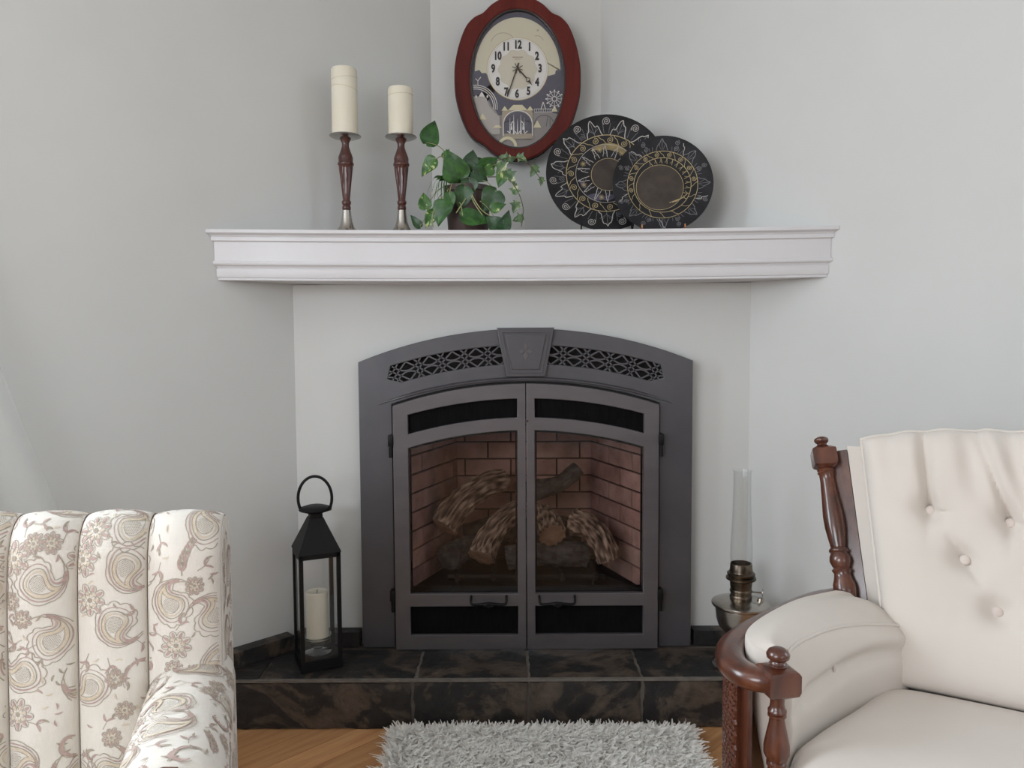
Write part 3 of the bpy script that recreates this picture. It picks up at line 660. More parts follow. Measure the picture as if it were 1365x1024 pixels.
# ================================================================== ON THE MANTEL
def candlestick(x, y, top, label, clabel, cz_top, cr):
    z0 = mz(x, y) + 0.0005; H = top - z0
    t = thing('candlestick', label, 'candlestick', (x, y, z0), 'candlesticks on the mantel')
    # bell foot in pewter
    ob('foot', *lathe([(0, 0), (0.047, 0), (0.049, 0.003), (0.048, 0.006), (0.044, 0.009), (0.040, 0.012), (0.031, 0.019), (0.022, 0.030), (0.0165, 0.046), (0.0135, 0.066), (0.0125, 0.079), (0, 0.079)], (x, y, z0), seg=40), 'silver', t, 50)
    # fluted spindle
    pr_ = [(0.0095, 0.079), (0.0125, 0.082), (0.0125, 0.090), (0.0105, 0.093), (0.0135, 0.099), (0.0135, 0.104), (0.0105, 0.108), (0.0125, 0.13), (0.0165, 0.165), (0.0205, 0.196), (0.0208, 0.204), (0.0235, 0.207), (0.0235, 0.212), (0.021, 0.215), (0.0215, 0.226), (0.0195, 0.233), (0.0145, 0.246), (0.0105, 0.258), (0.0105, 0.268), (0.0145, 0.276), (0.017, 0.281)]
    k = (H - 0.079) / (0.281 - 0.079); seg = 40; V_, F_ = lathe([(0, 0.079)] + [(r, 0.079 + (h - 0.079) * k) for r, h in pr_] + [(0, 0.079 + 0.202 * k)], (x, y, z0), seg=seg)
    V2 = []
    for i, v in enumerate(V_):
        h = (v.z - z0 - 0.079) / k + 0.079
        if 0.112 < h < 0.20:
            d = Vector((v.x - x, v.y - y, 0)); a = math.atan2(d.y, d.x); v = Vector((x, y, v.z)) + d * (0.94 + 0.07 * cos(a * 10))
        V2.append(v)
    ob('spindle', V2, F_, 'mahogany', t, 50)
    # drip pan
    ob('drip_pan', *lathe([(0, 0), (0.016, 0), (0.036, 0.002), (0.045, 0.0055), (0.0465, 0.007), (0.0455, 0.0085), (0.036, 0.0055), (0, 0.004)], (x, y, top), seg=44), 'silver', t, 50)
    c = thing('pillar_candle', clabel, 'candle', (x, y, top + 0.0056), 'pillar candles on candlesticks'); cb = top + 0.0056
    ob('wax_body', *lathe([(0, 0), (cr, 0), (cr + 0.0004, 0.004), (cr, cz_top - cb - 0.004), (cr - 0.0015, cz_top - cb - 0.001), (cr - 0.004, cz_top - cb), (cr - 0.010, cz_top - cb - 0.001), (0, cz_top - cb - 0.005)], (x, y, cb), seg=44), 'wax', c, 50)
    ob('wick', *tube([(x, y, cz_top - 0.007), (x + 0.001, y, cz_top + 0.004), (x + 0.002, y + 0.001, cz_top + 0.008)], 0.0011, 6), 'wick', c, 50)
    for hz, tl in ((0.030, 0.4), (0.060, -0.5)) if cz_top > 1.82 else ((0.022, 0.2),):
        P = [(x + (cr + 0.0002) * cos(a), y + (cr + 0.0002) * sin(a), cz_top - hz + tl * 0.012 * sin(a * 1.0 + 1)) for a in [2 * pi * i / 40 for i in range(40)]]
        ob('crackle_line', *tube(P, 0.0006, 5, True), 'thread', c, 50)
candlestick(-0.4862, 0.0, 1.6545, 'dark turned candlestick carrying the taller candle, nearest the mantel end', 'tall ivory pillar candle on the candlestick nearest the mantel end', 1.8548, 0.0375)
candlestick(-0.3212, -0.01, 1.6485, 'dark turned candlestick standing right beside the potted plant', 'shorter ivory pillar candle on the candlestick beside the potted plant', 1.7955, 0.0355)

# ---- plates
def plate_thing(name, label, c, r, lean, yaw, big):
    """c: centre of the plate face; lean: tilt back; yaw"""
    R3 = Matrix.Rotation(yaw, 3, 'Z') @ Matrix.Rotation(-lean, 3, 'X'); c = Vector(c)
    fr = lambda x, d, z: c + R3 @ Vector((x, d, z))     # x right, z up in the plate, d depth (+ back)
    t = thing(name, label, 'plate', tuple(fr(0, 0, -r)), 'decorated plates on the mantel')
    ax = R3 @ Vector((0, -1, 0))
    prof_ = [(0, 0.0), (r * 0.55, 0.0), (r * 0.70, 0.004), (r * 0.97, 0.013), (r, 0.0135), (r * 1.0, 0.009), (r * 0.72, -0.003), (r * 0.55, -0.008), (0, -0.008)]
    ob('dish', *lathe(prof_, c, ax, 72), 'plate', t, 50)
    def surf(off):
        def f(a, b):
            q = np.sqrt(a * a + b * b) / r; h = np.interp(q, [0, .55, .70, .97, 1.0], [0, 0, .004, .013, .0135]) + off
            out = np.zeros((len(a), 3))
            m = np.array(R3); P = np.stack([a, -h, b], 1); return P @ m.T + np.array(c)
        return f
    sv, gd, gy = Ink(), Ink(), Ink(); rnd = random.Random(3 if big else 5)
    pol = lambda q, a: (q * r * cos(a), q * r * sin(a))
    def wob(p0, p1, n=14, amp=0.02): 
        out = []
        for i in range(n + 1):
            t_ = i / n; q = p0[0] + (p1[0] - p0[0]) * t_ + amp * sin(t_ * 9 + p0[1] * 3) * sin(pi * t_); a = p0[1] + (p1[1] - p0[1]) * t_; out.append(pol(q, a))
        return out
    if big:
        # rim leaves with wavy outlines, spirals between them
        for k in range(11):
            a = radians(90 + 16 - k * 32.7); da = radians(11.5); s2 = 1 if k % 2 else -1
            sv.rib(wob((0.66, a - s2 * da), (0.93, a - s2 * da * 0.1), 16, 0.03), 0.0026); sv.rib(wob((0.93, a - s2 * da * 0.1), (0.66, a + s2 * da), 16, -0.045), 0.0022)
            gy.rib([pol(0.66, a), pol(0.90, a - s2 * 0.02)], 0.0014)
            for m in (-0.7, -0.35, 0.35, 0.7): gy.rib([pol(0.68 + 0.05 * abs(m), a), pol(0.80, a + m * da)], 0.0011)
            gy.rib(wob((0.69, a + da * 1.15), (0.86, a + radians(16.3) - 0.08), 10, 0.02), 0.0012); gy.rib(wob((0.69, a + radians(32.7) - da * 1.15), (0.86, a + radians(16.3) + 0.08), 10, -0.02), 0.0012)
            b = a + radians(16.3); cx, cy = pol(0.885, b)
            sv.rib(spiral(cx, cy, 0.0125, 2.4, 40, b), 0.0017)
            if k % 3 == 0: cx, cy = pol(0.74, b); gy.rib(spiral(cx, cy, 0.009, 2, 30, b), 0.0013)
        # ring with spirals
        for q in (0.665, 0.66): gd.rib([pol(q, 2 * pi * i / 90) for i in range(91)], 0.0014)
        oc = (0.02 * r, 0.01 * r)
        for k in range(15):
            a = radians(12 + k * 24); cx, cy = pol(0.585, a); gd.rib(spiral(cx, cy, 0.0105, 2.0, 34, a), 0.0017); gd.rib(wob((0.52, a + 0.1), (0.66, a + 0.33), 8, 0.01), 0.0016)
        sv.rib([pol(0.505, 2 * pi * i / 80) for i in range(81)], 0.0014)
        # wavy leaves radiating from the small disc
        for k in range(14):
            a = radians(35 + k * 25.7); sv.rib(wob((0.285, a), (0.49, a + 0.10), 14, 0.02), 0.0020); sv.rib(wob((0.49, a + 0.10), (0.30, a + 0.24), 14, 0.03), 0.0016)
            for m_ in (0.34, 0.39, 0.44): gy.rib([pol(m_, a + 0.10), pol(m_ + 0.03, a + 0.03)], 0.0010); gy.rib([pol(m_, a + 0.10), pol(m_ + 0.03, a + 0.17)], 0.0010)
            if k % 2 == 0:
                cx, cy = pol(0.42, a + 0.32)
                for j in range(5): d = j * pi / 5; gd.rib([(cx - 0.009 * cos(d), cy - 0.009 * sin(d)), (cx + 0.009 * cos(d), cy + 0.009 * sin(d))], 0.0011)
        disc = Ink().fan([(0.03 * r + 0.275 * r * cos(x), -0.02 * r + 0.275 * r * sin(x)) for x in [2 * pi * i / 40 for i in range(40)]])
        gd.rib([(0.03 * r + 0.28 * r * cos(x), -0.02 * r + 0.28 * r * sin(x)) for x in [2 * pi * i / 48 for i in range(49)]], 0.0014)
        cres = Ink(); pts = [pol(0.47, radians(28) + radians(95) * i / 20) for i in range(21)]; cres.rib(pts, lambda u: 0.001 + 0.022 * sin(pi * u) ** 0.8)
        vio = Ink()
        for (q, a, w, l) in ((0.44, 248, 0.022, 0.30), (0.42, 275, 0.018, 0.26), (0.43, 205, 0.012, 0.22)):
            cx, cy = pol(q, radians(a)); dd = radians(a + 100); vio.rib([(cx + r * l * (u - 0.5) * cos(dd), cy + r * l * (u - 0.5) * sin(dd)) for u in [i / 14 for i in range(15)]], lambda u: w * sin(pi * u) + 0.0003)
        cres.ob('crescent_inlay', 'plate_gold', t, surf(0.0008)); vio.ob('leaf_inlay', 'ink_violet', t, surf(0.0007))
    else:
        for q in (0.70, 0.57): gd.rib([pol(q, 2 * pi * i / 90) for i in range(91)], 0.0016)
        for k in range(16):
            a = radians(10 + k * 22.5); cx, cy = pol(0.635, a)
            if -0.2 < sin(a): gd.rib(spiral(cx, cy, 0.0075, 2, 30, a), 0.0013)
            gd.rib(wob((0.57, a + 0.12), (0.70, a + 0.3), 8, 0.01), 0.0012)
            b = radians(k * 22.5)
            if k % 2 == 0:
                gy.rib(wob((0.72, b - 0.16), (0.94, b), 14, 0.02), 0.0016); gy.rib(wob((0.94, b), (0.72, b + 0.17), 14, -0.02), 0.0016); gy.rib([pol(0.72, b), pol(0.92, b)], 0.001)
                for m in (-0.09, 0.09): gy.rib([pol(0.73, b + m * 0.3), pol(0.85, b + m)], 0.0009)
            else:
                for m in (-0.12, -0.05, 0.05, 0.12): gy.rib(wob((0.72, b + m), (0.80, b + m * 1.2), 6, 0.01), 0.0010)
                for q in (0.79, 0.90): cx, cy = pol(q, b + rnd.uniform(-0.06, 0.06)); gy.rib(spiral(cx, cy, 0.0075, 2, 30, b), 0.0014)
        for k in range(5): b = radians(60 + k * 70); sv.rib(wob((0.72, b - 0.1), (0.93, b + 0.05), 12, 0.03), 0.0017)
        disc = Ink().fan([(-0.05 * r + 0.46 * r * cos(x), -0.05 * r + 0.46 * r * sin(x)) for x in [2 * pi * i / 48 for i in range(48)]])
        gd.rib([(-0.05 * r + 0.47 * r * cos(x), -0.05 * r + 0.47 * r * sin(x)) for x in [2 * pi * i / 60 for i in range(61)]], 0.0013)
        for k in range(13):
            a = radians(-35 + k * 12.5); gd.rib(wob((0.45, a), (0.56, a + 0.05), 8, 0.01), 0.0013); gd.rib([pol(0.47, a + 0.1), pol(0.55, a + 0.02)], 0.0009)
        for k in range(5): gd.rib([pol(0.40 + 0.02 * k, radians(-70 + 8 * k)), pol(0.47 + 0.015 * k, radians(-38 + 4 * k))], 0.0017)
    disc.ob('centre_disc', 'plate_disc', t, surf(0.0006))
    for o in (sv.ob('silver_line_work', 'ink_silver', t, surf(0.0011)), gd.ob('gold_line_work', 'ink_gold', t, surf(0.0010)), gy.ob('grey_line_work', 'ink_grey', t, surf(0.0009))): o['kind'] = 'stuff'
    return t, fr
BP, bf = plate_thing('decorative_plate', 'large black plate with silver leaf engraving, partly behind the smaller plate', (0.2905, 0.075, 1.5655), 0.1835, radians(11), radians(-4), True)
SPl, sf = plate_thing('decorative_plate', 'smaller black plate with plain bronze centre leaning in front of the large one', (0.4425, -0.02, 1.5115), 0.1448, radians(10), radians(-6), False)
def easel(label, fr, r, mat):
    """wire plate stand: two front hooks, base loop, back legs"""
    A = fr(0, 0, -r); z0 = mz(A.x, A.y + 0.04) + 0.004; t = None
    A = fr(0, 0, -r); t = thing('plate_stand', label, 'plate stand', (A.x, A.y, z0), 'plate stands on the mantel')
    for s in (-1, 1):
        x = s * r * 0.42; e = sqrt(r * r - x * x)
        P = [fr(x, -0.028, -e + 0.004), fr(x, -0.026, -e - 0.006), fr(x, -0.012, -e - 0.007), fr(x, 0.018, -e - 0.006), fr(x * 0.9, 0.022, -e + 0.05), fr(x * 0.4, 0.022, 0.0)]
        P = [Vector((p.x, p.y, max(p.z, z0))) for p in P]
        ob('hook_wire', *tube(catmull(P, 6), 0.0022, 8), mat, t, 50)
    P = [fr(-r * 0.42, -0.024, 0), fr(-r * 0.2, -0.030, 0), fr(r * 0.2, -0.030, 0), fr(r * 0.42, -0.024, 0)]
    ob('front_bar', *tube(catmull([Vector((p.x, p.y - 0.01 - r * 0.17, z0)) for p in P], 6), 0.0024, 8), mat, t, 50)
    B = fr(0, 0.024, 0.0); ob('back_leg', *tube([B, Vector((B.x, B.y + 0.05, z0))], 0.0022, 8), mat, t, 50)
easel('thin dark wire stand holding up the large engraved plate', bf, 0.1835, 'black')
easel('thin copper wire stand under the smaller black plate', sf, 0.1448, 'copper')

# ---- potted plant
PX, PY = -0.126, -0.02; PZ = mz(PX, PY) + 0.0008
plant = thing('potted_plant', 'leafy potted pothos and ivy in a dark brown pot on the mantel', 'plant', (PX, PY, PZ))
V_, F_ = lathe([(0, 0), (0.056, 0), (0.058, 0.003), (0.066, 0.125), (0.070, 0.128), (0.070, 0.143), (0.066, 0.145), (0.0635, 0.140), (0.061, 0.12), (0, 0.12)], (PX, PY, PZ), seg=48)
pot = ob('pot', V_, F_, 'pot', plant, 40)
ob('soil', *lathe([(0, 0), (0.060, 0.0), (0.04, 0.006), (0, 0.010)], (PX, PY, PZ + 0.121), seg=30), 'soil', pot, 60)
def px2(px, py, Y):  # metric position of a plant point on a vertical sheet at depth Y (photo measured at Y = -0.02)
    k = (Y + 2.3) / 2.28; return Vector((0.0 + (-0.126 + (px - 624.0) * 0.002195) * k, Y, max(mz(-0.126 + (px - 624.0) * 0.002195, Y) + 0.003, 1.07 + (1.3925 + (303.0 - py) * 0.00216 - 1.07) * k)))
def heart(n=9, lobes=1.0):
    pts = []
    for i in range(n + 1):
        t_ = i / n; pts.append((t_, (0.50 * sin(pi * t_ ** 0.62) ** 0.85) * (1 - 0.12 * t_) if 0 < t_ < 1 else 0.0))
    return pts
def leaf(px, py, size, ang, kind, Y, fold=0.25, pitch=0.0, stem=None, wide=1.0, yaw=0.0):
    """ang: direction of the tip in the picture plane (deg, 0 right, 90 up); size in metres"""
    c = px2(px, py, Y); L = size; V_ = []; F_ = []
    if kind in ('leaf', 'leaf_dark', 'leaf_var'):
        prof_ = [(-0.12, 0.16, ), (-0.05, 0.36), (0.06, 0.47), (0.2, 0.5), (0.36, 0.46), (0.52, 0.37), (0.68, 0.26), (0.82, 0.14), (0.93, 0.05), (1.0, 0.0)]
    else:
        prof_ = [(-0.1, 0.12), (-0.02, 0.30), (0.08, 0.20), (0.16, 0.26), (0.32, 0.50), (0.38, 0.30), (0.50, 0.22), (0.70, 0.18), (0.86, 0.08), (1.0, 0.0)]
    rows_ = []
    for u, wv in prof_:
        row = []
        for k in (-1, -0.5, 0, 0.5, 1):
            xx = (u - 0.42) * L; yy = k * wv * L * wide; zz = fold * abs(yy) - 0.35 * (u - 0.3) ** 2 * L * 0.6 + 0.03 * L * sin(7 * u + 4 * k)
            if u == -0.12 and k == 0: xx += 0.12 * L
            row.append((xx, yy, zz))
        rows_.append(row)
    Rm = Matrix.Rotation(radians(ang), 3, 'Z') @ Matrix.Rotation(radians(pitch), 3, 'Y') @ Matrix.Rotation(radians(yaw), 3, 'X')
    for row in rows_:
        for p in row:
            q = Rm @ Vector(p); V_.append((q.x, -q.z, q.y))
    for i in range(len(rows_) - 1):
        for k in range(4): F_.append((i * 5 + k, i * 5 + k + 1, i * 5 + 6 + k, i * 5 + 5 + k))
    lift = mz(c.x, Y) + 0.002 - (c.z + min(v[2] for v in V_))
    if lift > 0: c.z += lift
    me = mesh('leaf', V_, F_, kind, 80, False)
    o = put('leaf', me, plant, c)
    if stem:
        q = Rm @ Vector(((-0.42) * L, 0, 0)); a = c + Vector((q.x, -q.z, q.y)); b = px2(*stem)
        m_ = (a + b) / 2 + Vector((0, 0, 0.012))
        ob('stem', *tube(catmull([b, m_, a], 8), 0.0013, 6), 'stem', plant, 60)
base = (622, 246, -0.02)
LV = [(575, 177, 0.074, 68, 'leaf', -0.03, 0.35, 10, (603, 212, -0.03), 0.85, 30), (572, 222, 0.062, 225, 'leaf_var', -0.05, 0.3, 15, (600, 214, -0.03), 0.8, 20), (605, 221, 0.086, 112, 'leaf', -0.085, 0.15, -15, base, 0.95, 5), (629, 212, 0.050, 80, 'leaf_dark', -0.05, 0.2, 0, base, 1.0, 0),
      (652, 219, 0.062, 35, 'leaf', -0.05, 0.2, 10, base, 0.85, 25), (640, 234, 0.052, 330, 'leaf_dark', -0.07, 0.2, 20, base, 1.0, 0), (649, 229, 0.044, 200, 'leaf_var', -0.06, 0.3, 0, base, 0.8, 0), (671, 226, 0.05, 310, 'leaf_ivy', -0.05, 0.2, 10, base, 1.0, 0), (681, 236, 0.044, 300, 'leaf_ivy', -0.06, 0.2, 0, None, 1.1, 0), (668, 240, 0.04, 250, 'leaf_var', -0.06, 0.2, 0, None, 0.9, 0),
      (654, 268, 0.072, 235, 'leaf_dark', -0.095, 0.1, 10, (636, 240, -0.05), 1.0, 0), (634, 291, 0.088, 350, 'leaf', -0.10, 0.15, 10, (612, 270, -0.09), 0.62, -20), (617, 264, 0.068, 255, 'leaf_dark', -0.09, 0.2, 10, (618, 244, -0.05), 0.8, 0), (589, 283, 0.070, 250, 'leaf', -0.09, 0.25, 0, (600, 250, -0.06), 0.9, 20), (573, 292, 0.054, 240, 'leaf_var', -0.07, 0.3, 10, (590, 258, -0.06), 0.7, 0),
      (566, 268, 0.050, 100, 'leaf_var', -0.06, 0.3, 10, (596, 246, -0.04), 0.8, 0), (658, 301, 0.050, 140, 'leaf_dark', -0.10, 0.2, 0, (640, 268, -0.09), 1.0, 0), (674, 295, 0.058, 70, 'leaf_dark', -0.10, 0.3, 0, None, 0.7, 15), (664, 276, 0.044, 20, 'leaf_var', -0.105, 0.2, 0, None, 0.7, 0), (554, 295, 0.045, 130, 'leaf_dark', -0.02, 0.3, 0, (590, 268, -0.03), 0.6, 0),
      (612, 238, 0.045, 290, 'leaf', -0.06, 0.2, 10, base, 0.9, 0), (627, 228, 0.05, 300, 'leaf_dark', -0.06, 0.2, 10, base, 0.9, 0), (596, 205, 0.030, 60, 'leaf_var', -0.04, 0.3, 0, None, 0.8, 0), (600, 268, 0.05, 275, 'leaf', -0.10, 0.2, 10, (606, 246, -0.07), 0.7, 0), (642, 218, 0.04, 120, 'leaf_dark', -0.04, 0.2, 0, base, 1.0, 0), (626, 250, 0.05, 265, 'leaf_dark', -0.085, 0.2, 10, base, 1.0, 0),
      (673, 210, 0.032, 170, 'leaf_ivy', -0.04, 0.2, 0, None, 1.1, 0), (683, 212, 0.026, 20, 'leaf_ivy', -0.04, 0.2, 0, None, 1.1, 0), (696, 211, 0.032, 330, 'leaf_ivy', -0.04, 0.2, 0, None, 1.1, 0), (712, 228, 0.036, 240, 'leaf_ivy', -0.03, 0.2, 0, None, 1.1, 0), (722, 242, 0.024, 260, 'leaf_ivy', -0.03, 0.2, 0, None, 1.1, 0),
      (687, 252, 0.032, 80, 'leaf_ivy', -0.06, 0.2, 0, None, 1.2, 0), (687, 276, 0.034, 250, 'leaf_ivy', -0.06, 0.2, 0, None, 1.2, 0), (691, 292, 0.032, 200, 'leaf_ivy', -0.06, 0.2, 0, None, 1.2, 0)]
for a in LV: leaf(*a)
for P in ([(640, 232, -0.04), (665, 214, -0.045), (690, 211, -0.045), (706, 220, -0.035), (720, 238, -0.033), (724, 246, -0.033)], [(650, 236, -0.05), (676, 238, -0.06), (690, 255, -0.062), (697, 275, -0.062), (697, 290, -0.062), (695, 303, -0.062)]):
    ob('vine', *tube(catmull([px2(*p) for p in P], 6), 0.0012, 6), 'stem_dark', plant, 60)
for P in ([(624, 247, -0.08), (632, 265, -0.10), (642, 280, -0.108), (653, 288, -0.108)], [(624, 247, -0.08), (631, 268, -0.10), (643, 287, -0.108)], [(626, 258, -0.08), (616, 272, -0.10), (608, 284, -0.10)], [(577, 303, -0.09), (577, 285, -0.09), (590, 262, -0.07)], [(604, 250, -0.06), (593, 225, -0.05), (592, 205, -0.04)]):
    ob('aerial_root', *tube(catmull([px2(*p) for p in P], 6), 0.0016, 6), 'stem', plant, 60)
for k in range(7):   # narrow striped leaves arching out on the left
    a = px2(598, 240, -0.04); e = px2(568 + k * 5, 262 + 4 * (k % 3) + k, -0.05 - 0.006 * k); m_ = px2(580 + k * 2.5, 236 + 3 * (k % 3), -0.05)
    P = catmull([a, m_, e], 8); V_ = []; F_ = []
    for i, p in enumerate(P):
        w_ = 0.0035 * sin(pi * (0.15 + 0.85 * i / (len(P) - 1))); V_ += [p + Vector((w_ * 0.6, 0, w_)), p - Vector((w_ * 0.6, 0, w_))]
    for i in range(len(P) - 1): F_.append((2 * i, 2 * i + 1, 2 * i + 3, 2 * i + 2))
    ob('narrow_leaf', V_, F_, 'leaf_var' if k % 2 else 'leaf_dark', plant, 80, False)

# ---- wall clock
K = 0.00249; CX, CZ = 0.024, 1.921
def cp(px, py): return (CX + (px - 690.0) * K, CZ + (107.0 - py) * K)
clock = thing('wall_clock', 'oval wall clock with lobed cherry wood frame and picture dial', 'clock', (CX, 0.35, 1.66))
half = [(0, -3), (18, 0.5), (34, 9), (46, 20), (58, 26), (69, 38), (78, 60), (83.5, 85), (84.5, 107), (83, 130), (77, 153), (68, 174), (58, 186), (46, 193), (34, 203.5), (18, 211.5), (0, 214.5)]
full = [(690 + a, b) for a, b in half] + [(690 - a, b) for a, b in half[-2:0:-1]]
def scl(pts, s): return [(690 + (a - 690) * s, 106 + (b - 106) * s) for a, b in pts]
sm = lambda pts: [cp(p.x, p.y) for p in catmull([Vector((a, b, 0)) for a, b in pts], 5, True)]
ell = lambda rx, ry, n=64, cy=107: [cp(690 + rx * cos(2 * pi * i / n), cy + ry * sin(2 * pi * i / n)) for i in range(n)]
ob('case', *plate2d([sm(scl(full, 0.97))], 0.3355, 0.376, 0.0), 'rim_black', clock, 35)
ob('black_rim', *plate2d([sm(scl(full, 1.0)), ell(64, 91)], 0.312, 0.336, 0.002), 'rim_black', clock, 35)
ob('wood_frame', *plate2d([sm(scl(full, 0.988)), ell(63.5, 90.5)], 0.294, 0.313, 0.005), 'clockwood', clock, 50)
ob('inner_bezel', *plate2d([ell(64.5, 91.5), ell(61.8, 88.8)], 0.2975, 0.335, 0.001), 'rim_black', clock, 35)
FY = 0.3130
face = ob('face_panel', *plate2d([ell(64, 91)], FY, FY + 0.002), 'f_lav', clock, 0)
layer = [0]
def pr_ink(ink, name, mat, lift=None):
    layer[0] += 1; y = FY - 0.0004 * layer[0] if lift is None else FY - lift
    return ink.ob(name, mat, face, lambda a, b: np.stack([CX + (a - 690) * K, np.full(len(a), y), CZ + (107 - b) * K], 1))
def poly(ink, pts): return ink.fan(pts)
inE = lambda a, b, s=1.0: ((a - 690) / (61.5 * s)) ** 2 + ((b - 107) / (88.5 * s)) ** 2
# navy sky: ellipse cut off at the bottom by a ragged skyline
top = [(690 + 61.5 * cos(t), 107 + 88.5 * sin(t)) for t in [radians(150) + radians(240) * i / 50 for i in range(51)]]
i1 = Ink(); i1.fan(top + [(735, 149), (712, 149), (700, 152), (668, 152), (664, 153), (661, 147), (655, 141), (650, 130), (636, 126)]); pr_ink(i1, 'navy_sky', 'f_navy')
dome = [(690 + 57.0 * cos(t), 95 + 70 * sin(t)) for t in [pi + pi * i / 40 for i in range(41)]]
i2 = Ink(); i2.fan(dome + [(746, 93), (741, 94), (740, 99), (732, 101), (712, 104), (690, 106), (668, 104), (650, 101), (648, 97), (642, 97), (639, 93)]); pr_ink(i2, 'cream_dome', 'f_cream')
pr_ink(Ink().rib(circ(671, 62, 17, 16, radians(200), radians(330)), 0.8).rib(circ(716, 58, 9, 10, radians(250), radians(340)), 0.7).rib(circ(717, 42, 1, 6), 1.0), 'cloud_lines', 'f_tan')
pr_ink(Ink().fan(circ(690, 92, 41.2, 60)), 'dial_ring', 'f_gold'); pr_ink(Ink().fan(circ(690, 92, 40.2, 60)), 'dial', 'f_white')
pr_ink(Ink().rib(circ(690, 92, 38.6, 60), 0.35), 'dial_line', 'f_mid'); pr_ink(Ink().fan([(690 + (25.5 + 1.2 * cos(10 * a)) * cos(a), 93 + (25.5 + 1.2 * cos(10 * a)) * sin(a)) for a in [2 * pi * i / 80 for i in range(80)]]), 'dial_centre', 'f_dial')
nums = {12: (690.5, 61), 1: (706, 64), 2: (716, 76), 3: (720, 92), 4: (716, 110), 5: (704.5, 121.5), 6: (689, 125), 7: (674.5, 122.5), 8: (663.5, 109), 9: (657.5, 92), 10: (663.5, 75.5), 11: (675, 63.5)}
for k, (nx_, ny_) in nums.items():
    Vt, Ft = text2d(str(k), 13.0, 0.6); i3 = Ink(); i3.raw(Vt, Ft, lambda p: (nx_ + p[0] * 0.80, ny_ - p[1] * 1.12)); o = i3.ob('numeral', 'f_black', face, lambda a, b: np.stack([CX + (a - 690) * K, np.full(len(a), FY - 0.0034), CZ + (107 - b) * K], 1))
pr_ink(Ink().rib([(683, 77), (697, 77)], 1.3).rib([(686, 79.6), (694, 79.6)], 0.8), 'maker_lettering', 'f_tan', 0.0034)
# scenery below the dial
layer[0] = 9
wh, sd, tn, dk, md = Ink(), Ink(), Ink(), Ink(), Ink()
md.fan([(630, 128), (640, 128), (648, 130), (652, 141), (660, 150), (666, 154), (666, 178), (650, 178), (640, 160)])
tn.fan([(669, 148), (673, 146), (706, 146), (710, 148), (710, 184), (669, 184)])
dk.fan([(671.5, 177), (671.5, 162)] + [(690 - 18 * cos(t), 163 - 15 * sin(t)) for t in [pi * i / 16 for i in range(17)]] + [(708.5, 162), (708.5, 177)])
pr_ink(md, 'lavender_tower', 'f_mid'); pr_ink(tn, 'gate_wall', 'f_tan'); pr_ink(dk, 'gate_opening', 'f_navy')
wh.rib([(670.5, 180), (670.5, 162)] + [(690 - 19 * cos(t), 163 - 16 * sin(t)) for t in [pi * i / 20 for i in range(21)]] + [(709.5, 162), (709.5, 180)], 1.1)
for x, y0, y1, w_ in ((684.5, 152, 178, 2.0), (694, 152, 178, 2.0), (689.5, 158, 178, 1.4), (679.5, 156, 176, 1.2), (698.5, 156, 176, 1.2), (681.5, 162, 172, 2.0), (697, 162, 172, 2.0)): wh.rib([(x, y0), (x, y1)], lambda u, w_=w_: 0.2 + w_ * u)
for a_, b_ in (((684.5, 160), (680, 166)), ((694, 160), (699, 166)), ((680, 177), (676, 174)), ((699, 177), (703, 174)), ((689, 178), (686, 174)), ((690, 178), (693, 174))): wh.rib([a_, b_], 1.1)
for r_ in (23.5, 26, 28.5): wh.rib(circ(634, 142, r_, 20, radians(-97), radians(8)), 0.9)
wh.rib([(637, 114), (637, 107)], 0.7).rib([(634, 105), (637, 108), (641, 103)], 0.9).rib([(634.5, 130), (634.5, 127)], 2.0).rib([(649.5, 130), (649.5, 127)], 2.0)
wh.rib([(637.5, 129), (646.5, 129)], 1.0); wh.fan([(637.5, 129), (646.5, 129), (642, 122)])
# ferris wheel
for j in range(12):
    a = 2 * pi * j / 12; wh.rib([(739 + 3 * cos(a), 132 + 3 * sin(a)), (739 + 10 * cos(a), 132 + 10 * sin(a))], 0.7); wh.fan(circ(739 + 11 * cos(a), 132 + 11 * sin(a), 1.2, 6))
wh.rib(circ(739, 132, 9.2, 30), 0.6).rib(circ(739, 132, 3, 16), 0.9)
wh.rib([(712, 145), (736, 145)], 0.6).rib([(712, 149), (736, 149)], 0.6).rib([(721, 145), (724, 136)], 1.0).rib([(727, 145), (724, 136)], 1.0)
for j in range(9): wh.rib([(712 + 3 * j, 145), (712 + 3 * j, 149)], 0.5)
sd.fan([(677, 146.5), (703, 146.5), (696, 139.5), (684, 139.5)]).fan([(668, 147), (677, 147), (672.5, 141)]).fan([(702, 147), (711, 147), (706.5, 141)])
sd.fan([(638, 158.5), (648, 158.5), (643, 150)]).fan([(656, 169.5), (669, 169.5), (665, 166), (660, 166)]).fan([(710.5, 169.5), (721.5, 169.5), (716, 160)]).fan([(735, 148.5), (743, 148.5), (739, 140)])
sd.rib(circ(676, 194, 11, 20, radians(-160), radians(0)), 4.0)
gl_ = Ink().rib(circ(725, 166, 13, 16, radians(-175), radians(-20)), 0.9).rib([(730, 155), (728, 168)], 0.7).rib([(733, 158), (733, 168)], 0.7)
pr_ink(gl_, 'bridge_line', 'f_navy'); pr_ink(sd, 'sand_roofs', 'f_sand'); pr_ink(wh, 'white_line_scene', 'f_white')
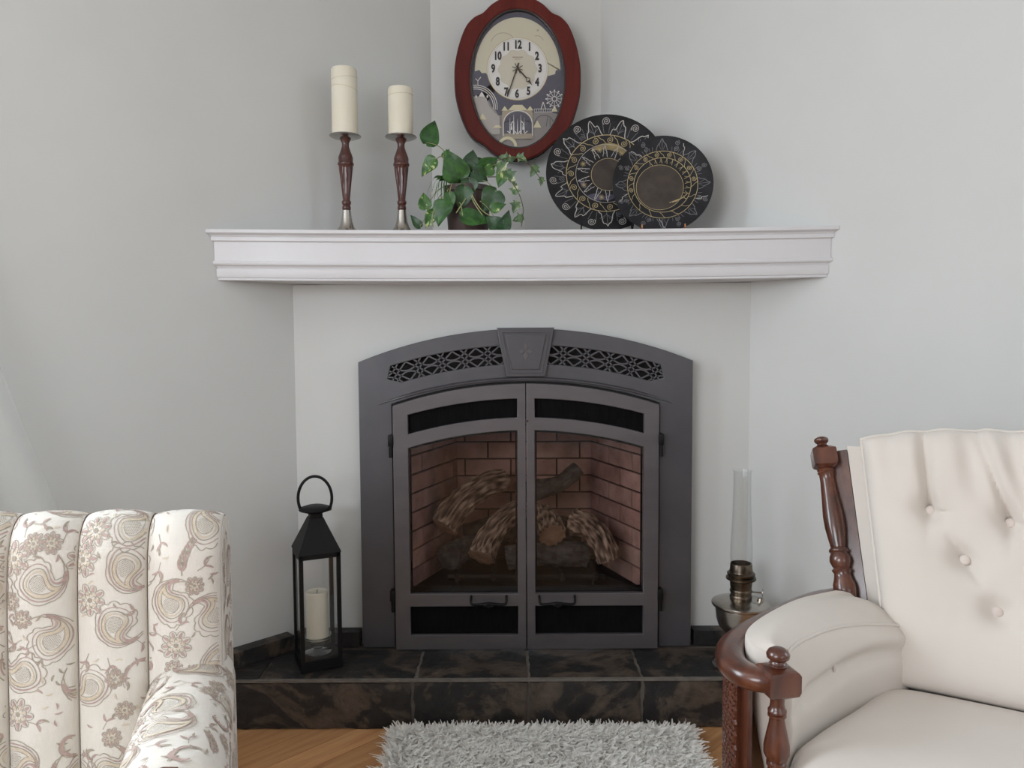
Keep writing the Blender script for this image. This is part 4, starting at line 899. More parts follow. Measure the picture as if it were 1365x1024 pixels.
# hands
hd = Ink()
hd.rib([(691.5, 85), (688, 95), (676.2, 129)], lambda u: 1.9 - 0.6 * u); hd.rib([(678.5, 118), (676.8, 124), (676, 129)], lambda u: 0.4 + 1.8 * sin(pi * u))
hh = Ink().rib([(690, 92), (701, 104)], 2.0).rib([(701, 104), (702, 109), (706, 110)], 1.0).rib([(701, 104), (706, 105), (706, 110)], 1.0).rib([(704.5, 108), (709, 114)], lambda u: 2.4 * (1 - u) + 0.5)
st_ = Ink()
for j in range(8): a = 2 * pi * j / 8 + 0.3; st_.rib([(690, 92), (690 + 7.5 * cos(a), 92 + 7.5 * sin(a))], lambda u: 0.9 + 2.2 * sin(pi * u))
yH = lambda y: (lambda a, b: np.stack([CX + (a - 690) * K, np.full(len(a), FY - y), CZ + (107 - b) * K], 1))
st_.ob('hub_star', 'hand', clock, yH(0.0065)); hh.ob('hour_hand', 'hand', clock, yH(0.0075)); hd.ob('minute_hand', 'hand', clock, yH(0.0085))
ob('hub', *lathe([(0, 0), (0.004, 0), (0.004, 0.004), (0, 0.005)], (CX, FY - 0.0052, cp(690, 92)[1]), (0, -1, 0), 14), 'hand', clock, 40)
ob('clock_glass', *plate2d([ell(62.5, 89.5)], 0.3020, 0.3030), 'glass_clock', clock, 0)

# ================================================================== ON THE HEARTH
# ---- lantern
lw = 0.114; lb = radians(25); P0 = Vector((-0.586, -0.2266, HZ + 0.0005)); lu = Vector((cos(lb), sin(lb), 0)); lv = Vector((-sin(lb), cos(lb), 0))
def LP(a, b, z): return P0 + lu * (a * lw) + lv * (b * lw) + Vector((0, 0, z))
def lbox(a0, a1, b0, b1, z0, z1): return hexa([LP(a0, b0, z0), LP(a1, b0, z0), LP(a1, b1, z0), LP(a0, b1, z0), LP(a0, b0, z1), LP(a1, b0, z1), LP(a1, b1, z1), LP(a0, b1, z1)])
lan = thing('lantern', 'tall black metal lantern with glass sides and ring handle on the hearth', 'lantern', tuple(LP(0.5, 0.5, 0)))
ob('base', *lbox(0, 1, 0, 1, 0.0, 0.030), 'black', lan, 0)
LT = 0.330; pw_ = 0.095
for a in (0, 1 - pw_):
    for b in (0, 1 - pw_): ob('post', *lbox(a, a + pw_, b, b + pw_, 0.030, LT), 'black', lan, 0)
for (a0, a1, b0, b1) in ((0, 1, 0, pw_), (0, 1, 1 - pw_, 1), (0, pw_, 0, 1), (1 - pw_, 1, 0, 1)): ob('top_rail', *lbox(a0, a1, b0, b1, LT - 0.014, LT), 'black', lan, 0)
e = 0.035
for (a0, a1, b0, b1) in ((pw_, 1 - pw_, 0.03, 0.045), (pw_, 1 - pw_, 0.955, 0.97), (0.03, 0.045, pw_, 1 - pw_), (0.955, 0.97, pw_, 1 - pw_)): ob('glass_pane', *lbox(a0, a1, b0, b1, 0.031, LT - 0.0145), 'glass_clear', lan, 0)
z0, z1 = LT, LT + 0.092
ob('roof', *hexa([LP(-0.02, -0.02, z0), LP(1.02, -0.02, z0), LP(1.02, 1.02, z0), LP(-0.02, 1.02, z0), LP(0.33, 0.33, z1), LP(0.67, 0.33, z1), LP(0.67, 0.67, z1), LP(0.33, 0.67, z1)]), 'black', lan, 0)
ob('chimney_neck', *lbox(0.35, 0.65, 0.35, 0.65, z1, z1 + 0.012), 'black', lan, 0)
cxy = LP(0.5, 0.5, 0)
ob('cap', *lathe([(0, 0), (0.020, 0.0), (0.044, 0.008), (0.046, 0.011), (0.043, 0.015), (0.025, 0.021), (0, 0.024)], (cxy.x, cxy.y, cxy.z + z1 + 0.012), seg=36), 'black', lan, 50)
hd_ = Vector((cos(radians(8)), sin(radians(8)), 0)); hz0 = z1 + 0.026
P = [cxy + hd_ * (0.0465 * cos(a)) * (1.0) + Vector((0, 0, hz0 + 0.028 + 0.062 * sin(a))) for a in [radians(-30) + radians(240) * i / 30 for i in range(31)]]
ob('ring_handle', *tube(P, 0.0042, 10), 'black', lan, 60)
for s in (-1, 1): ob('handle_pivot', *tube([cxy + hd_ * (s * 0.0405) + Vector((0, 0, hz0 - 0.008)), cxy + hd_ * (s * 0.0405) + Vector((0, 0, hz0 + 0.004))], 0.0045, 8), 'black', lan, 50)
ob('door_latch', *lathe([(0, 0), (0.004, 0), (0.0045, 0.004), (0, 0.006)], LP(0.0, 0.06, 0.100), -lu, 12), 'black', lan, 50)
# glass stand + candle in the lantern
gs = thing('candle_stand', 'small clear glass candle stand inside the lantern', 'candle holder', tuple(LP(0.5, 0.5, 0.0305)))
ob('glass_foot', *lathe([(0, 0), (0.036, 0), (0.037, 0.003), (0.020, 0.009), (0.010, 0.013), (0, 0.013)], tuple(LP(0.5, 0.5, 0.0305)), seg=32), 'glass_thick', gs, 50)
ob('glass_knop', *lathe([(0, 0.013), (0.012, 0.014), (0.019, 0.022), (0.019, 0.028), (0.010, 0.035), (0, 0.0355)], tuple(LP(0.5, 0.5, 0.0305)), seg=32), 'glass_thick', gs, 50)
ob('glass_dish', *lathe([(0, 0.036), (0.020, 0.036), (0.038, 0.044), (0.040, 0.052), (0.0385, 0.052), (0.036, 0.046), (0.018, 0.040), (0, 0.040)], tuple(LP(0.5, 0.5, 0.0305)), seg=32), 'glass_thick', gs, 50)
lc = thing('pillar_candle', 'ivory pillar candle standing inside the black lantern', 'candle', tuple(LP(0.5, 0.5, 0.071))); b_ = LP(0.5, 0.5, 0.0712)
ob('wax_body', *lathe([(0, 0), (0.031, 0), (0.0312, 0.003), (0.0312, 0.134), (0.030, 0.137), (0.027, 0.138), (0.022, 0.134), (0, 0.130)], tuple(b_), seg=40), 'wax', lc, 50)
ob('wick', *tube([b_ + Vector((0, 0, 0.130)), b_ + Vector((0.001, 0, 0.142))], 0.001, 6), 'wick', lc, 50)

# ---- oil lamp
LX, LY = 0.638, -0.186; lamp = thing('oil_lamp', 'nickel oil lamp with tall glass chimney on the hearth beside the cream chair', 'oil lamp', (LX, LY, HZ))
zz = lambda z: z - HZ - 0.0005
base_ = (LX, LY, HZ + 0.0005)
ob('foot', *lathe([(0, 0), (0.074, 0), (0.077, 0.003), (0.0765, 0.008), (0.070, 0.013), (0.066, 0.014), (0.062, 0.019), (0.048, 0.025), (0.034, 0.034), (0.022, 0.047), (0.016, 0.058), (0.0145, 0.070), (0.019, 0.074), (0.019, 0.080), (0, 0.080)], base_, seg=48), 'nickel', lamp, 50)
ob('font', *lathe([(0, 0.080), (0.017, 0.080), (0.026, 0.088), (0.046, 0.100), (0.060, 0.116), (0.067, 0.136), (0.069, 0.160), (0.0695, 0.170), (0.078, 0.174), (0.080, 0.178), (0.079, 0.182), (0.060, 0.189), (0.034, 0.194), (0, 0.194)], base_, seg=52), 'nickel', lamp, 50)
ob('burner', *lathe([(0, 0.190), (0.030, 0.191), (0.031, 0.200), (0.0285, 0.203), (0.0285, 0.210), (0.0305, 0.213), (0.0305, 0.218), (0.0285, 0.221), (0.0300, 0.232), (0.031, 0.243), (0.036, 0.246), (0.041, 0.249), (0.041, 0.254), (0.035, 0.257), (0.038, 0.262), (0.038, 0.266), (0.033, 0.269), (0.031, 0.276), (0.0295, 0.292), (0.0275, 0.294), (0.0265, 0.276), (0, 0.272)], base_, seg=44), 'brass_dark', lamp, 40)
ob('chimney', *lathe([(0.0265, 0.277), (0.0285, 0.284), (0.0305, 0.310), (0.0300, 0.345), (0.0275, 0.395), (0.0255, 0.44), (0.0242, 0.50), (0.0240, 0.549), (0.0258, 0.553), (0.0258, 0.5555), (0.0235, 0.5545), (0.0226, 0.549), (0.0228, 0.50), (0.0241, 0.44), (0.0261, 0.395), (0.0286, 0.345), (0.0291, 0.310), (0.0271, 0.284), (0.0265, 0.277)], base_, seg=40), 'glass_clear', lamp, 60)
kn = ob('wick_knob', *tube([(LX + 0.028, LY, HZ + 0.212), (LX + 0.056, LY - 0.01, HZ + 0.212)], 0.0022, 8), 'brass_dark', lamp, 50)
ob('knob_disc', *lathe([(0, 0), (0.011, 0), (0.011, 0.003), (0, 0.003)], (LX + 0.056, LY - 0.01, HZ + 0.212), (0.94, -0.34, 0), 18), 'nickel', kn, 40)
ob('filler_cap', *lathe([(0, 0), (0.009, 0), (0.009, 0.009), (0.006, 0.011), (0, 0.012)], (LX + 0.052, LY - 0.012, HZ + 0.1885), (0, 0, 1), 16), 'nickel', lamp, 40)

# ================================================================== RUG
rug = thing('shag_rug', 'white shag rug lying on the oak floor before the hearth', 'rug', (0.075, -0.62, 0))
RX0, RX1, RY0, RY1 = -0.315, 0.462, -0.95, -0.318
ob('backing', *box(RX0, RX1, RY0, RY1, 0.0005, 0.008, 0.002), 'rug_base', rug, 40)
V_ = []; F_ = []; rnd = random.Random(4)
ntuft = 17000
for t in range(ntuft):
    x = rnd.uniform(RX0, RX1); y = RY1 - (RY1 - RY0) * rnd.random() ** 1.6
    edge = 0.0
    a = rnd.uniform(0, 2 * pi); lean = rnd.uniform(0.5, 1.35); L = rnd.uniform(0.030, 0.046); w_ = rnd.uniform(0.008, 0.014)
    # tufts flop outwards near the edges
    ox = (1 if x > RX1 - 0.03 else (-1 if x < RX0 + 0.03 else 0)) * 0.8; oy = 0.3 if y > RY1 - 0.02 else -0.5
    d = Vector((cos(a) + ox, sin(a) + oy, 0)); d = d.normalized(); s = Vector((-sin(a + 0.6), cos(a + 0.6), 0)); k = len(V_); tw = rnd.uniform(-1, 1)
    for j in range(4):
        u = j / 3; h = 0.006 + L * (u - 0.30 * lean * u * u); fwd = lean * L * u * u * 0.9; p = Vector((x, y, h)) + d * fwd; ww = w_ * (1.0 - 0.25 * u if j < 3 else 0.25); sd_ = (s * cos(tw * u) + d * sin(tw * u)) * ww / 2
        V_ += [p - sd_, p + sd_ + Vector((0, 0, 0.0008))]
    F_ += [(k, k + 1, k + 3, k + 2), (k + 2, k + 3, k + 5, k + 4), (k + 4, k + 5, k + 7, k + 6)]
pile = ob('pile', V_, F_, 'rug', rug, 80, False); pile['kind'] = 'stuff'

# ================================================================== PATTERNED CHAIR
TR = np.array([-0.478, -1.05]); RLv = np.array([-0.970, -0.242]); KB = np.array([-0.242, 0.970])
pp = catmull([Vector(p + (0,)) for p in [(-0.066, 0.30), (-0.064, 0.40), (-0.058, 0.50), (-0.051, 0.60), (-0.044, 0.68), (-0.034, 0.730), (-0.014, 0.762), (0.02, 0.7745), (0.058, 0.764), (0.080, 0.735), (0.086, 0.68), (0.088, 0.55), (0.088, 0.12)]], 8)
PD = np.array([p.x for p in pp]); PZ_ = np.array([p.y for p in pp]); arcl = np.concatenate([[0], np.cumsum(np.hypot(np.diff(PD), np.diff(PZ_)))])
crest = arcl[np.argmax(PZ_)]; PB = crest - arcl            # b: 0 at crest, + down the front
tang = np.gradient(np.stack([PD, PZ_], 1), axis=0); tang /= np.linalg.norm(tang, axis=1)[:, None]; NRM = np.stack([-tang[:, 1], tang[:, 0]], 1)
CB = np.array([0, 0.107, 0.205, 0.300, 0.395, 0.490, 0.585, 0.690])
def backS(off=0.0):
    def f(a, b):
        a = np.asarray(a, float); b = np.asarray(b, float)
        d = np.interp(-b, -PB, PD); z = np.interp(-b, -PB, PZ_); nd = np.interp(-b, -PB, NRM[:, 0]); nz = np.interp(-b, -PB, NRM[:, 1])
        i = np.clip(np.searchsorted(CB, a, 'right') - 1, 0, len(CB) - 2); x = (a - CB[i]) / (CB[i + 1] - CB[i])
        h = 0.031 * np.sqrt(np.clip(1 - (2 * x - 1) ** 2, 0, 1)) * (0.26 + 0.74 * np.clip((b + 0.005) / 0.085, 0, 1) ** 0.8)
        h = h + 0.0018 * np.sin(b * 70 + i * 2.1) * np.sin(pi * x) + off
        z = z + 0.055 * np.minimum(a, 0.69 - a) * np.clip((z - 0.38) / 0.38, 0, 1) + h * nz
        dd = d + h * nd
        return np.stack([TR[0] + RLv[0] * a + KB[0] * dd, TR[1] + RLv[1] * a + KB[1] * dd, z], 1)
    return f
chl = thing('armchair', 'ivory armchair with paisley brocade and vertically channelled back', 'armchair', (-0.75, -1.20, 0))
# woven motifs in fabric coordinates (metres)
class Cloth:
    def __init__(s, seed): s.m = Ink(); s.t = Ink(); s.s = Ink(); s.r = random.Random(seed)
    def T(s, cx, cy, sz, rot, fl=1):
        c, n = cos(rot), sin(rot); return lambda p: (cx + sz * (p[0] * c - fl * p[1] * n), cy + sz * (p[0] * n + fl * p[1] * c))
    def paisley(s, cx, cy, sz, rot, fl):
        T = s.T(cx, cy, sz, rot, fl)
        def P(th, k, sc=0.0):
            X = cos(th) * k + (1 - k) * 0.25; Y = 0.62 * sin(th) * (1 + cos(th)) / 1.3 * k
            if sc: X *= 1 + sc * abs(sin(7 * th)); Y *= 1 + sc * abs(sin(7 * th))
            c = 1.5 * max(0.0, (0.55 - X) / 1.55) ** 1.6; return (X * cos(c) - Y * sin(c), X * sin(c) + Y * cos(c))
        n = 70; ths = [2 * pi * i / n for i in range(n + 1)]
        s.m.rib([T(P(t, 1.0)) for t in ths], lambda u: 0.0010 + 0.0034 * sin(pi * u) ** 2 * (0.6 + 0.4 * sin(13 * u)))
        s.t.rib([T(P(t, 1.17, 0.10)) for t in ths], 0.0012); s.t.rib([T(P(t, 0.80)) for t in ths], 0.0012); s.s.rib([T(P(t, 0.66)) for t in ths], lambda u: 0.001 + 0.0042 * sin(pi * u)); s.t.rib([T(P(t, 0.50)) for t in ths], 0.0007)
        for i in range(-6, 7):
            for j in range(-4, 5):
                x, y = 0.25 + i * 0.062, j * 0.062 + (0.031 if i % 2 else 0)
                if (x - 0.33) ** 2 / 0.16 + y * y / 0.09 < 0.8:
                    q = T((x, y)); s.t.rib([(q[0] - 0.0006, q[1]), (q[0] + 0.0006, q[1])], 0.0010)
    def flower(s, cx, cy, sz, rot):
        T = s.T(cx, cy, sz, rot)
        for ring, n, r0, r1, ink, ln in ((0, 9, 0.55, 1.0, s.m, s.t), (1, 7, 0.25, 0.62, s.s, s.t)):
            for k in range(n):
                a = 2 * pi * k / n + ring * 0.3; f = 1 + 0.18 * sin(3.1 * k)
                ink.rib([T(((r0 + (r1 * f - r0) * u / 6) * cos(a), (r0 + (r1 * f - r0) * u / 6) * sin(a))) for u in range(7)], lambda u: 0.0005 + sz * 0.30 * sin(pi * (0.1 + 0.85 * u)) * (0.6 if ring == 0 else 0.5))
                lp = [T(((r1 * f * 1.06 - 0.28 + 0.30 * cos(q)) * cos(a) - 0.24 * sin(q) * sin(a), (r1 * f * 1.06 - 0.28 + 0.30 * cos(q)) * sin(a) + 0.24 * sin(q) * cos(a))) for q in [-1.9 + 3.8 * i / 9 for i in range(10)]]
                ln.rib(lp, 0.0009)
        s.t.fan([T((0.17 * cos(a), 0.17 * sin(a))) for a in [2 * pi * i / 10 for i in range(10)]])
    def leaf(s, cx, cy, sz, rot, ink=None):
        T = s.T(cx, cy, sz, rot); (ink or s.t).rib([T((u / 8 - 0.5, 0.12 * sin(pi * u / 8))) for u in range(9)], lambda u: 0.0004 + sz * 0.22 * sin(pi * u)); 
    def spray(s, cx, cy, sz, rot, fl):
        T = s.T(cx, cy, sz, rot, fl); st = [T((t, 0.5 * t * t)) for t in [i / 14 for i in range(15)]]; s.t.rib(st, lambda u: 0.0014 - 0.0008 * u)
        for i in range(2, 14, 2):
            t = i / 14; p = (t, 0.5 * t * t)
            for sg in (-1, 1):
                an = math.atan2(t, 1) + sg * 0.85; l = 0.34 * (1.15 - t * 0.6); pts = [T((p[0] + l * u / 7 * cos(an - sg * 0.5 * u / 7), p[1] + l * u / 7 * sin(an - sg * 0.5 * u / 7))) for u in range(8)]
                (s.m if i % 4 else s.t).rib(pts, lambda u: 0.0003 + sz * 0.075 * sin(pi * u ** 0.8))
    def scroll(s, cx, cy, sz, rot, fl):
        T = s.T(cx, cy, sz, rot, fl); pts = []
        for i in range(46):
            u = i / 45; a = 4.6 * u; rr = 0.12 + 0.75 * u ** 1.3; pts.append(T((rr * cos(a), rr * sin(a))))
        s.m.rib(pts, lambda u: 0.0008 + 0.0042 * sin(pi * u)); s.t.rib([(p[0] + 0.0032, p[1] + 0.002) for p in pts], 0.0008)
        for i in range(20, 46, 5): s.leaf(pts[i][0], pts[i][1], sz * 0.42, rot + i * 0.4, s.t)
    def fill(s, a0, a1, b0, b1, px=0.0, py=0.0):
        r = s.r; done = []
        def place(rad, tries, fn):
            for _ in range(tries):
                x, y = r.uniform(a0, a1), r.uniform(b0, b1)
                if all((x - q[0]) ** 2 + (y - q[1]) ** 2 > (rad + q[2]) ** 2 for q in done): done.append((x, y, rad)); fn(x, y, r.uniform(0, 2 * pi), r.choice((-1, 1)))
        place(0.033, 160, lambda x, y, o, f: s.paisley(x, y, 0.036, o, f))
        place(0.027, 160, lambda x, y, o, f: s.scroll(x, y, 0.034, o, f))
        place(0.022, 200, lambda x, y, o, f: (s.spray(x - 0.022 * cos(o + 0.25 * f), y - 0.022 * sin(o + 0.25 * f), 0.046, o, f)))
        place(0.019, 260, lambda x, y, o, f: s.flower(x, y, 0.021, o))
        place(0.012, 400, lambda x, y, o, f: s.flower(x, y, 0.013, o))
        def sprig(x, y, o, f):
            s.t.rib([(x - 0.012 * cos(o), y - 0.012 * sin(o)), (x, y), (x + 0.010 * cos(o + 0.5 * f), y + 0.010 * sin(o + 0.5 * f))], 0.0009)
            for d in (-0.8, 0.8): s.leaf(x + 0.006 * cos(o + d), y + 0.006 * sin(o + d), 0.013, o + d, s.m)
            s.leaf(x + 0.012 * cos(o + 0.5 * f), y + 0.012 * sin(o + 0.5 * f), 0.012, o, s.t)
        place(0.0085, 900, sprig)
        place(0.005, 1200, lambda x, y, o, f: s.leaf(x, y, 0.010, o, r.choice((s.t, s.s, s.m))))
        return s
    def put(s, parent, fn, keep=None):
        for ink, nm, mt, o_ in ((s.s, 'sand_weave', 'sand', 0.0005), (s.m, 'mauve_weave', 'mauve', 0.0008), (s.t, 'taupe_weave', 'taupe', 0.0007)):
            o = ink.ob(nm, mt, parent, fn(o_), keep)
            if o: o['kind'] = 'stuff'
cloth = Cloth(12).fill(-0.02, 0.42, -0.10, 0.47); cloth2 = Cloth(33).fill(0.37, 0.71, -0.10, 0.47)
for i in range(len(CB) - 1):
    nu, nv = 20, 60; A = []
    for j in range(nv + 1):
        for k in range(nu + 1): A.append((CB[i] + (CB[i + 1] - CB[i]) * (0.5 - 0.5 * cos(pi * k / nu)) * 0.99999 + 1e-7, -0.155 + 0.60 * j / nv))
    A = np.array(A); Vv = backS()(A[:, 0], A[:, 1]).tolist(); Ff = [(j * 21 + k, j * 21 + k + 1, (j + 1) * 21 + k + 1, (j + 1) * 21 + k) for j in range(nv) for k in range(nu)]
    ch = ob('back_channel', Vv, Ff, 'brocade', chl, 60)
    (cloth if i < 4 else cloth2).put(ch, backS, lambda a, b, i=i: (a > CB[i] + 0.0015) & (a < CB[i + 1] - 0.0015) & (b > -0.10) & (b < 0.44))
for i in range(1, len(CB) - 1):   # dark seam cords between channels
    b = np.linspace(-0.13, 0.44, 60); P = backS(0.0014)(np.full(60, CB[i]), b); ob('seam_cord', *tube([Vector(p) for p in P.tolist()], 0.0020, 6), 'seam', chl, 60)
# upholstered core behind the channels, with the visible outer side
n = len(PD); sel = list(range(0, n, 2)); core = []
for a in (-0.0015, 0.6915):
    for i in sel:
        h = -0.0015; dd = PD[i] + NRM[i, 0] * h; z = PZ_[i] + NRM[i, 1] * h + 0.055 * min(a, 0.69 - a) * max(0, (PZ_[i] - 0.38) / 0.38); core.append((TR[0] + RLv[0] * a + KB[0] * dd, TR[1] + RLv[1] * a + KB[1] * dd, z))
m = len(sel); Fc = [tuple(range(m - 1, -1, -1)), tuple(range(m, 2 * m))] + [(i, (i + 1) % m, m + (i + 1) % m, m + i) for i in range(m)]
bk = ob('back_shell', core, Fc, 'brocade', chl, 40)
def sideS(off): return lambda a, b: np.stack([TR[0] + RLv[0] * (-0.0015 - off) + KB[0] * a, TR[1] + RLv[1] * (-0.0015 - off) + KB[1] * a, b], 1)
side = Cloth(5).fill(-0.05, 0.09, 0.50, 0.76, 0.05, 0.06); side.put(bk, sideS, lambda a, b: (a > -0.03) & (a < 0.08) & (b > 0.3) & (b < 0.75 - np.abs(a - 0.02) * 0.5))
# arms
def armS(sx):
    """sx = 0: arm beside the hearth; 1: the far arm, mirrored across the chair"""
    F0, B0 = np.array([-0.409, -1.435]), np.array([-0.527, -1.06]); L = np.linalg.norm(F0 - B0); dr = (F0 - B0) / L; la = np.array([dr[1], -dr[0]]) * -1  # la: to the hearth side
    hw = 0.063; zt, zr = 0.566, 0.058; halfarc = pi / 2 * 0.061; SL = 0.36
    def f(off):
        def g_(u, v):
            """u along (m from back), v across (0 at top, + towards outside)"""
            u = np.asarray(u, float); v = np.asarray(v, float)
            av = np.abs(v); th = np.clip(av / halfarc, 0, 1) * (pi / 2); x = (hw + off) * np.sin(th) ** 0.85; z = zt - zr + (zr + off) * np.cos(th) - np.clip(av - halfarc, 0, None)
            end = np.clip((u - (L - 0.03)) / 0.03, 0, 1); k = 1 - 0.22 * end ** 2; x = x * k; z = z - 0.014 * end ** 2 * (z > 0.45)
            w_ = 1 + 0.08 * np.clip(u / L, 0, 1); s_ = np.sign(v) * x * w_
            p = B0 + np.outer(u, dr) + np.outer(s_, la)
            if sx:   # mirror about the chair's centre line
                c0 = TR + RLv * 0.345; q = p - c0; p = c0 + q - 2 * np.outer(q @ RLv, RLv)
            return np.stack([p[:, 0], p[:, 1], z], 1)
        return g_
    return f, L
for sx in (0, 1):
    f, L = armS(sx); nu, nv = 30, 36; A = np.array([(L * j / nu, -0.36 + 0.78 * k / nv) for j in range(nu + 1) for k in range(nv + 1)])
    Vv = f(0)(A[:, 0], A[:, 1]).tolist(); w = nv + 1; Ff = [(j * w + k, j * w + k + 1, (j + 1) * w + k + 1, (j + 1) * w + k) for j in range(nu) for k in range(nv)]
    Ff.append(tuple(nu * w + k for k in range(w))); Ff.append(tuple(k for k in range(nv, -1, -1)))
    am = ob('arm', Vv, Ff, 'brocade', chl, 60)
    Cloth(21 + sx).fill(0.0, L, -0.14, 0.40, 0.062, 0.075).put(am, f, lambda a, b: (a > 0.01) & (a < L - 0.004) & (b > -0.2) & (b < 0.41))
    # show-wood facing on the arm front
    P = [f(0)(np.array([L + dx]), np.array([0.0]))[0] for dx in (-0.004, 0.026)]; c = Vector(P[1]); d = (Vector(P[1]) - Vector(P[0])); d.z = 0; d.normalize(); l = Vector((-d.y, d.x, 0)); hw_ = 0.022; c0 = Vector((P[0][0], P[0][1], 0)); zt_ = 0.568
    prof_ = [(-hw_, 0.12), (hw_, 0.12), (hw_, zt_ - 0.012), (hw_ * 0.7, zt_ - 0.003), (0, zt_), (-hw_ * 0.7, zt_ - 0.003), (-hw_, zt_ - 0.012)]
    ob('wood_facing', *extr(prof_, lambda p: c0 + l * p[0] + Vector((0, 0, p[1])) - d * 0.006, lambda p: c0 + l * p[0] + Vector((0, 0, p[1])) + d * 0.03), 'walnut', am, 40)
# seat cushion, base, legs
def lc(a, d, z): q = TR + RLv * a + KB * d; return Vector((q[0], q[1], z))
def cushion(a0, a1, d0, d1, z0, z1, name, parent, r=0.05):
    bm = bmesh.new(); bmesh.ops.create_cube(bm, size=1); 
    for v in bm.verts: v.co = Vector((v.co.x * (a1 - a0), v.co.y * (d1 - d0), v.co.z * (z1 - z0)))
    bmesh.ops.bevel(bm, geom=list(bm.edges), offset=r, segments=4, affect='EDGES', profile=0.5); V_, F_ = frombm(bm)
    return ob(name, [lc((a0 + a1) / 2 + v.x, (d0 + d1) / 2 + v.y, (z0 + z1) / 2 + v.z) for v in V_], F_, 'brocade', parent, 50)
sc_ = cushion(0.115, 0.575, -0.56, -0.07, 0.27, 0.395, 'seat_cushion', chl, 0.045); Cloth(44).fill(0.16, 0.53, -0.52, -0.11).put(sc_, lambda off: (lambda a, b: np.stack([TR[0] + RLv[0] * a + KB[0] * b, TR[1] + RLv[1] * a + KB[1] * b, np.full(len(a), 0.3951 + off)], 1)), lambda a, b: (a > 0.162) & (a < 0.528) & (b > -0.513) & (b < -0.117)); cushion(0.03, 0.66, -0.50, 0.06, 0.12, 0.272, 'seat_base', chl, 0.012)
for a in (0.06, 0.63):
    for d in (-0.47, 0.04): c = lc(a, d, 0); ob('leg', *lathe([(0, 0), (0.013, 0), (0.016, 0.01), (0.021, 0.09), (0.023, 0.121), (0, 0.121)], tuple(c), seg=20), 'walnut', chl, 40)

# ================================================================== CREAM WOODEN-FRAMED CHAIR
chr_ = thing('wooden_armchair', 'cream button-tufted armchair with turned walnut posts and padded arms', 'armchair', (0.72, -1.15, 0))
BL = Vector((0.672, -0.965, 0.45)); TL = Vector((0.685, -0.80, 0.8655)); RV = Vector((0.839, -0.545, 0)); NV = Vector((-0.5142, -0.7915, 0.3304)); WB = 0.50; U_ = TL - BL
btn = [(0.103, 0.712), (0.226, 0.695), (0.147, 0.530), (0.184, 0.348), (0.35, 0.71), (0.47, 0.70), (0.29, 0.53), (0.42, 0.53), (0.36, 0.345)]
def cush(sm_, t, off=0.0):
    """sm_: metres along RV from the sheared left edge, t: 0 seat .. 1 top"""
    wt = WB + 0.158 * t; sn = sm_ / wt
    e1 = max(0.0, 1 - abs(2 * sn - 1) ** 7) ** 0.5; e2 = max(0.0, 1 - abs(2 * min(max(t, 0), 1.0) - 1) ** 9) ** 0.5
    h = 0.040 * e1 * e2
    for bs, bt_ in btn:
        dx = (sm_ - bs); dz = (t - bt_) * 0.447; r2 = dx * dx + dz * dz; h -= 0.022 * math.exp(-r2 / (2 * 0.015 ** 2)) + 0.012 * math.exp(-r2 / (2 * 0.038 ** 2))
    # pulled folds running from the two upper buttons to the top edge, and down between buttons
    for bs, bt_, bend in ((0.103, 0.712, 0.006), (0.226, 0.695, -0.03), (0.35, 0.71, 0.01), (0.47, 0.70, -0.01)):
        if t > bt_: k = (t - bt_) / (1.02 - bt_); dx = sm_ - (bs + bend * k); h -= 0.017 * math.exp(-(dx / 0.008) ** 2) * (1 - 0.7 * k) - 0.007 * math.exp(-((dx - 0.02) / 0.012) ** 2) * (1 - 0.6 * k)
        elif t > bt_ - 0.16: k = (bt_ - t) / 0.16; dx = sm_ - (bs - 0.012 * k); h -= 0.007 * math.exp(-(dx / 0.009) ** 2) * (1 - k)
    for (s0, t0), (s1, t1) in (((0.147, 0.53), (0.175, 0.40)), ((0.147, 0.53), (0.12, 0.66))):
        vx, vz = s1 - s0, (t1 - t0) * 0.447; px_, pz_ = sm_ - s0, (t - t0) * 0.447; L2 = vx * vx + vz * vz; k = (px_ * vx + pz_ * vz) / L2
        if 0 < k < 1: dd = abs(px_ * vz - pz_ * vx) / sqrt(L2); h -= 0.006 * math.exp(-(dd / 0.008) ** 2) * sin(pi * min(1, k + 0.2))
    if t > 0.72: h += 0.006 * sin(sm_ * 95) * min(1, (t - 0.72) / 0.15) * e1
    up = 0.072 * (1 - abs(2 * sn - 1) ** 3.2) * max(0, min(1, (t - 0.6) / 0.4)) ** 2
    return BL + RV * sm_ + U_ * (t + up) + NV * (h + off)
nu, nv = 150, 130; Vf = []; Vb = []
for j in range(nv + 1):
    t = j / nv
    for i in range(nu + 1):
        sm_ = (WB + 0.158 * t) * i / nu; p = cush(sm_, t); Vf.append(p)
        e1 = max(0.0, 1 - abs(2 * i / nu - 1) ** 7) ** 0.5; e2 = max(0.0, 1 - abs(2 * t - 1) ** 9) ** 0.5
        up = 0.072 * (1 - abs(2 * i / nu - 1) ** 3.2) * max(0, min(1, (t - 0.6) / 0.4)) ** 2
        Vb.append(BL + RV * sm_ + U_ * (t + up) - NV * (0.045 + 0.03 * e1 * e2))
w = nu + 1; k = len(Vf); Ff = []
for j in range(nv):
    for i in range(nu): q = (j * w + i, j * w + i + 1, (j + 1) * w + i + 1, (j + 1) * w + i); Ff.append(q); Ff.append(tuple(k + x for x in reversed(q)))
rim = list(range(w)) + [j * w + nu for j in range(1, nv + 1)] + [nv * w + i for i in range(nu - 1, -1, -1)] + [j * w for j in range(nv - 1, 0, -1)]
for i in range(len(rim)): a, b = rim[i], rim[(i + 1) % len(rim)]; Ff.append((a, k + a, k + b, b))
bc = ob('back_cushion', Vf + Vb, Ff, 'cream_fabric', chr_, 50)
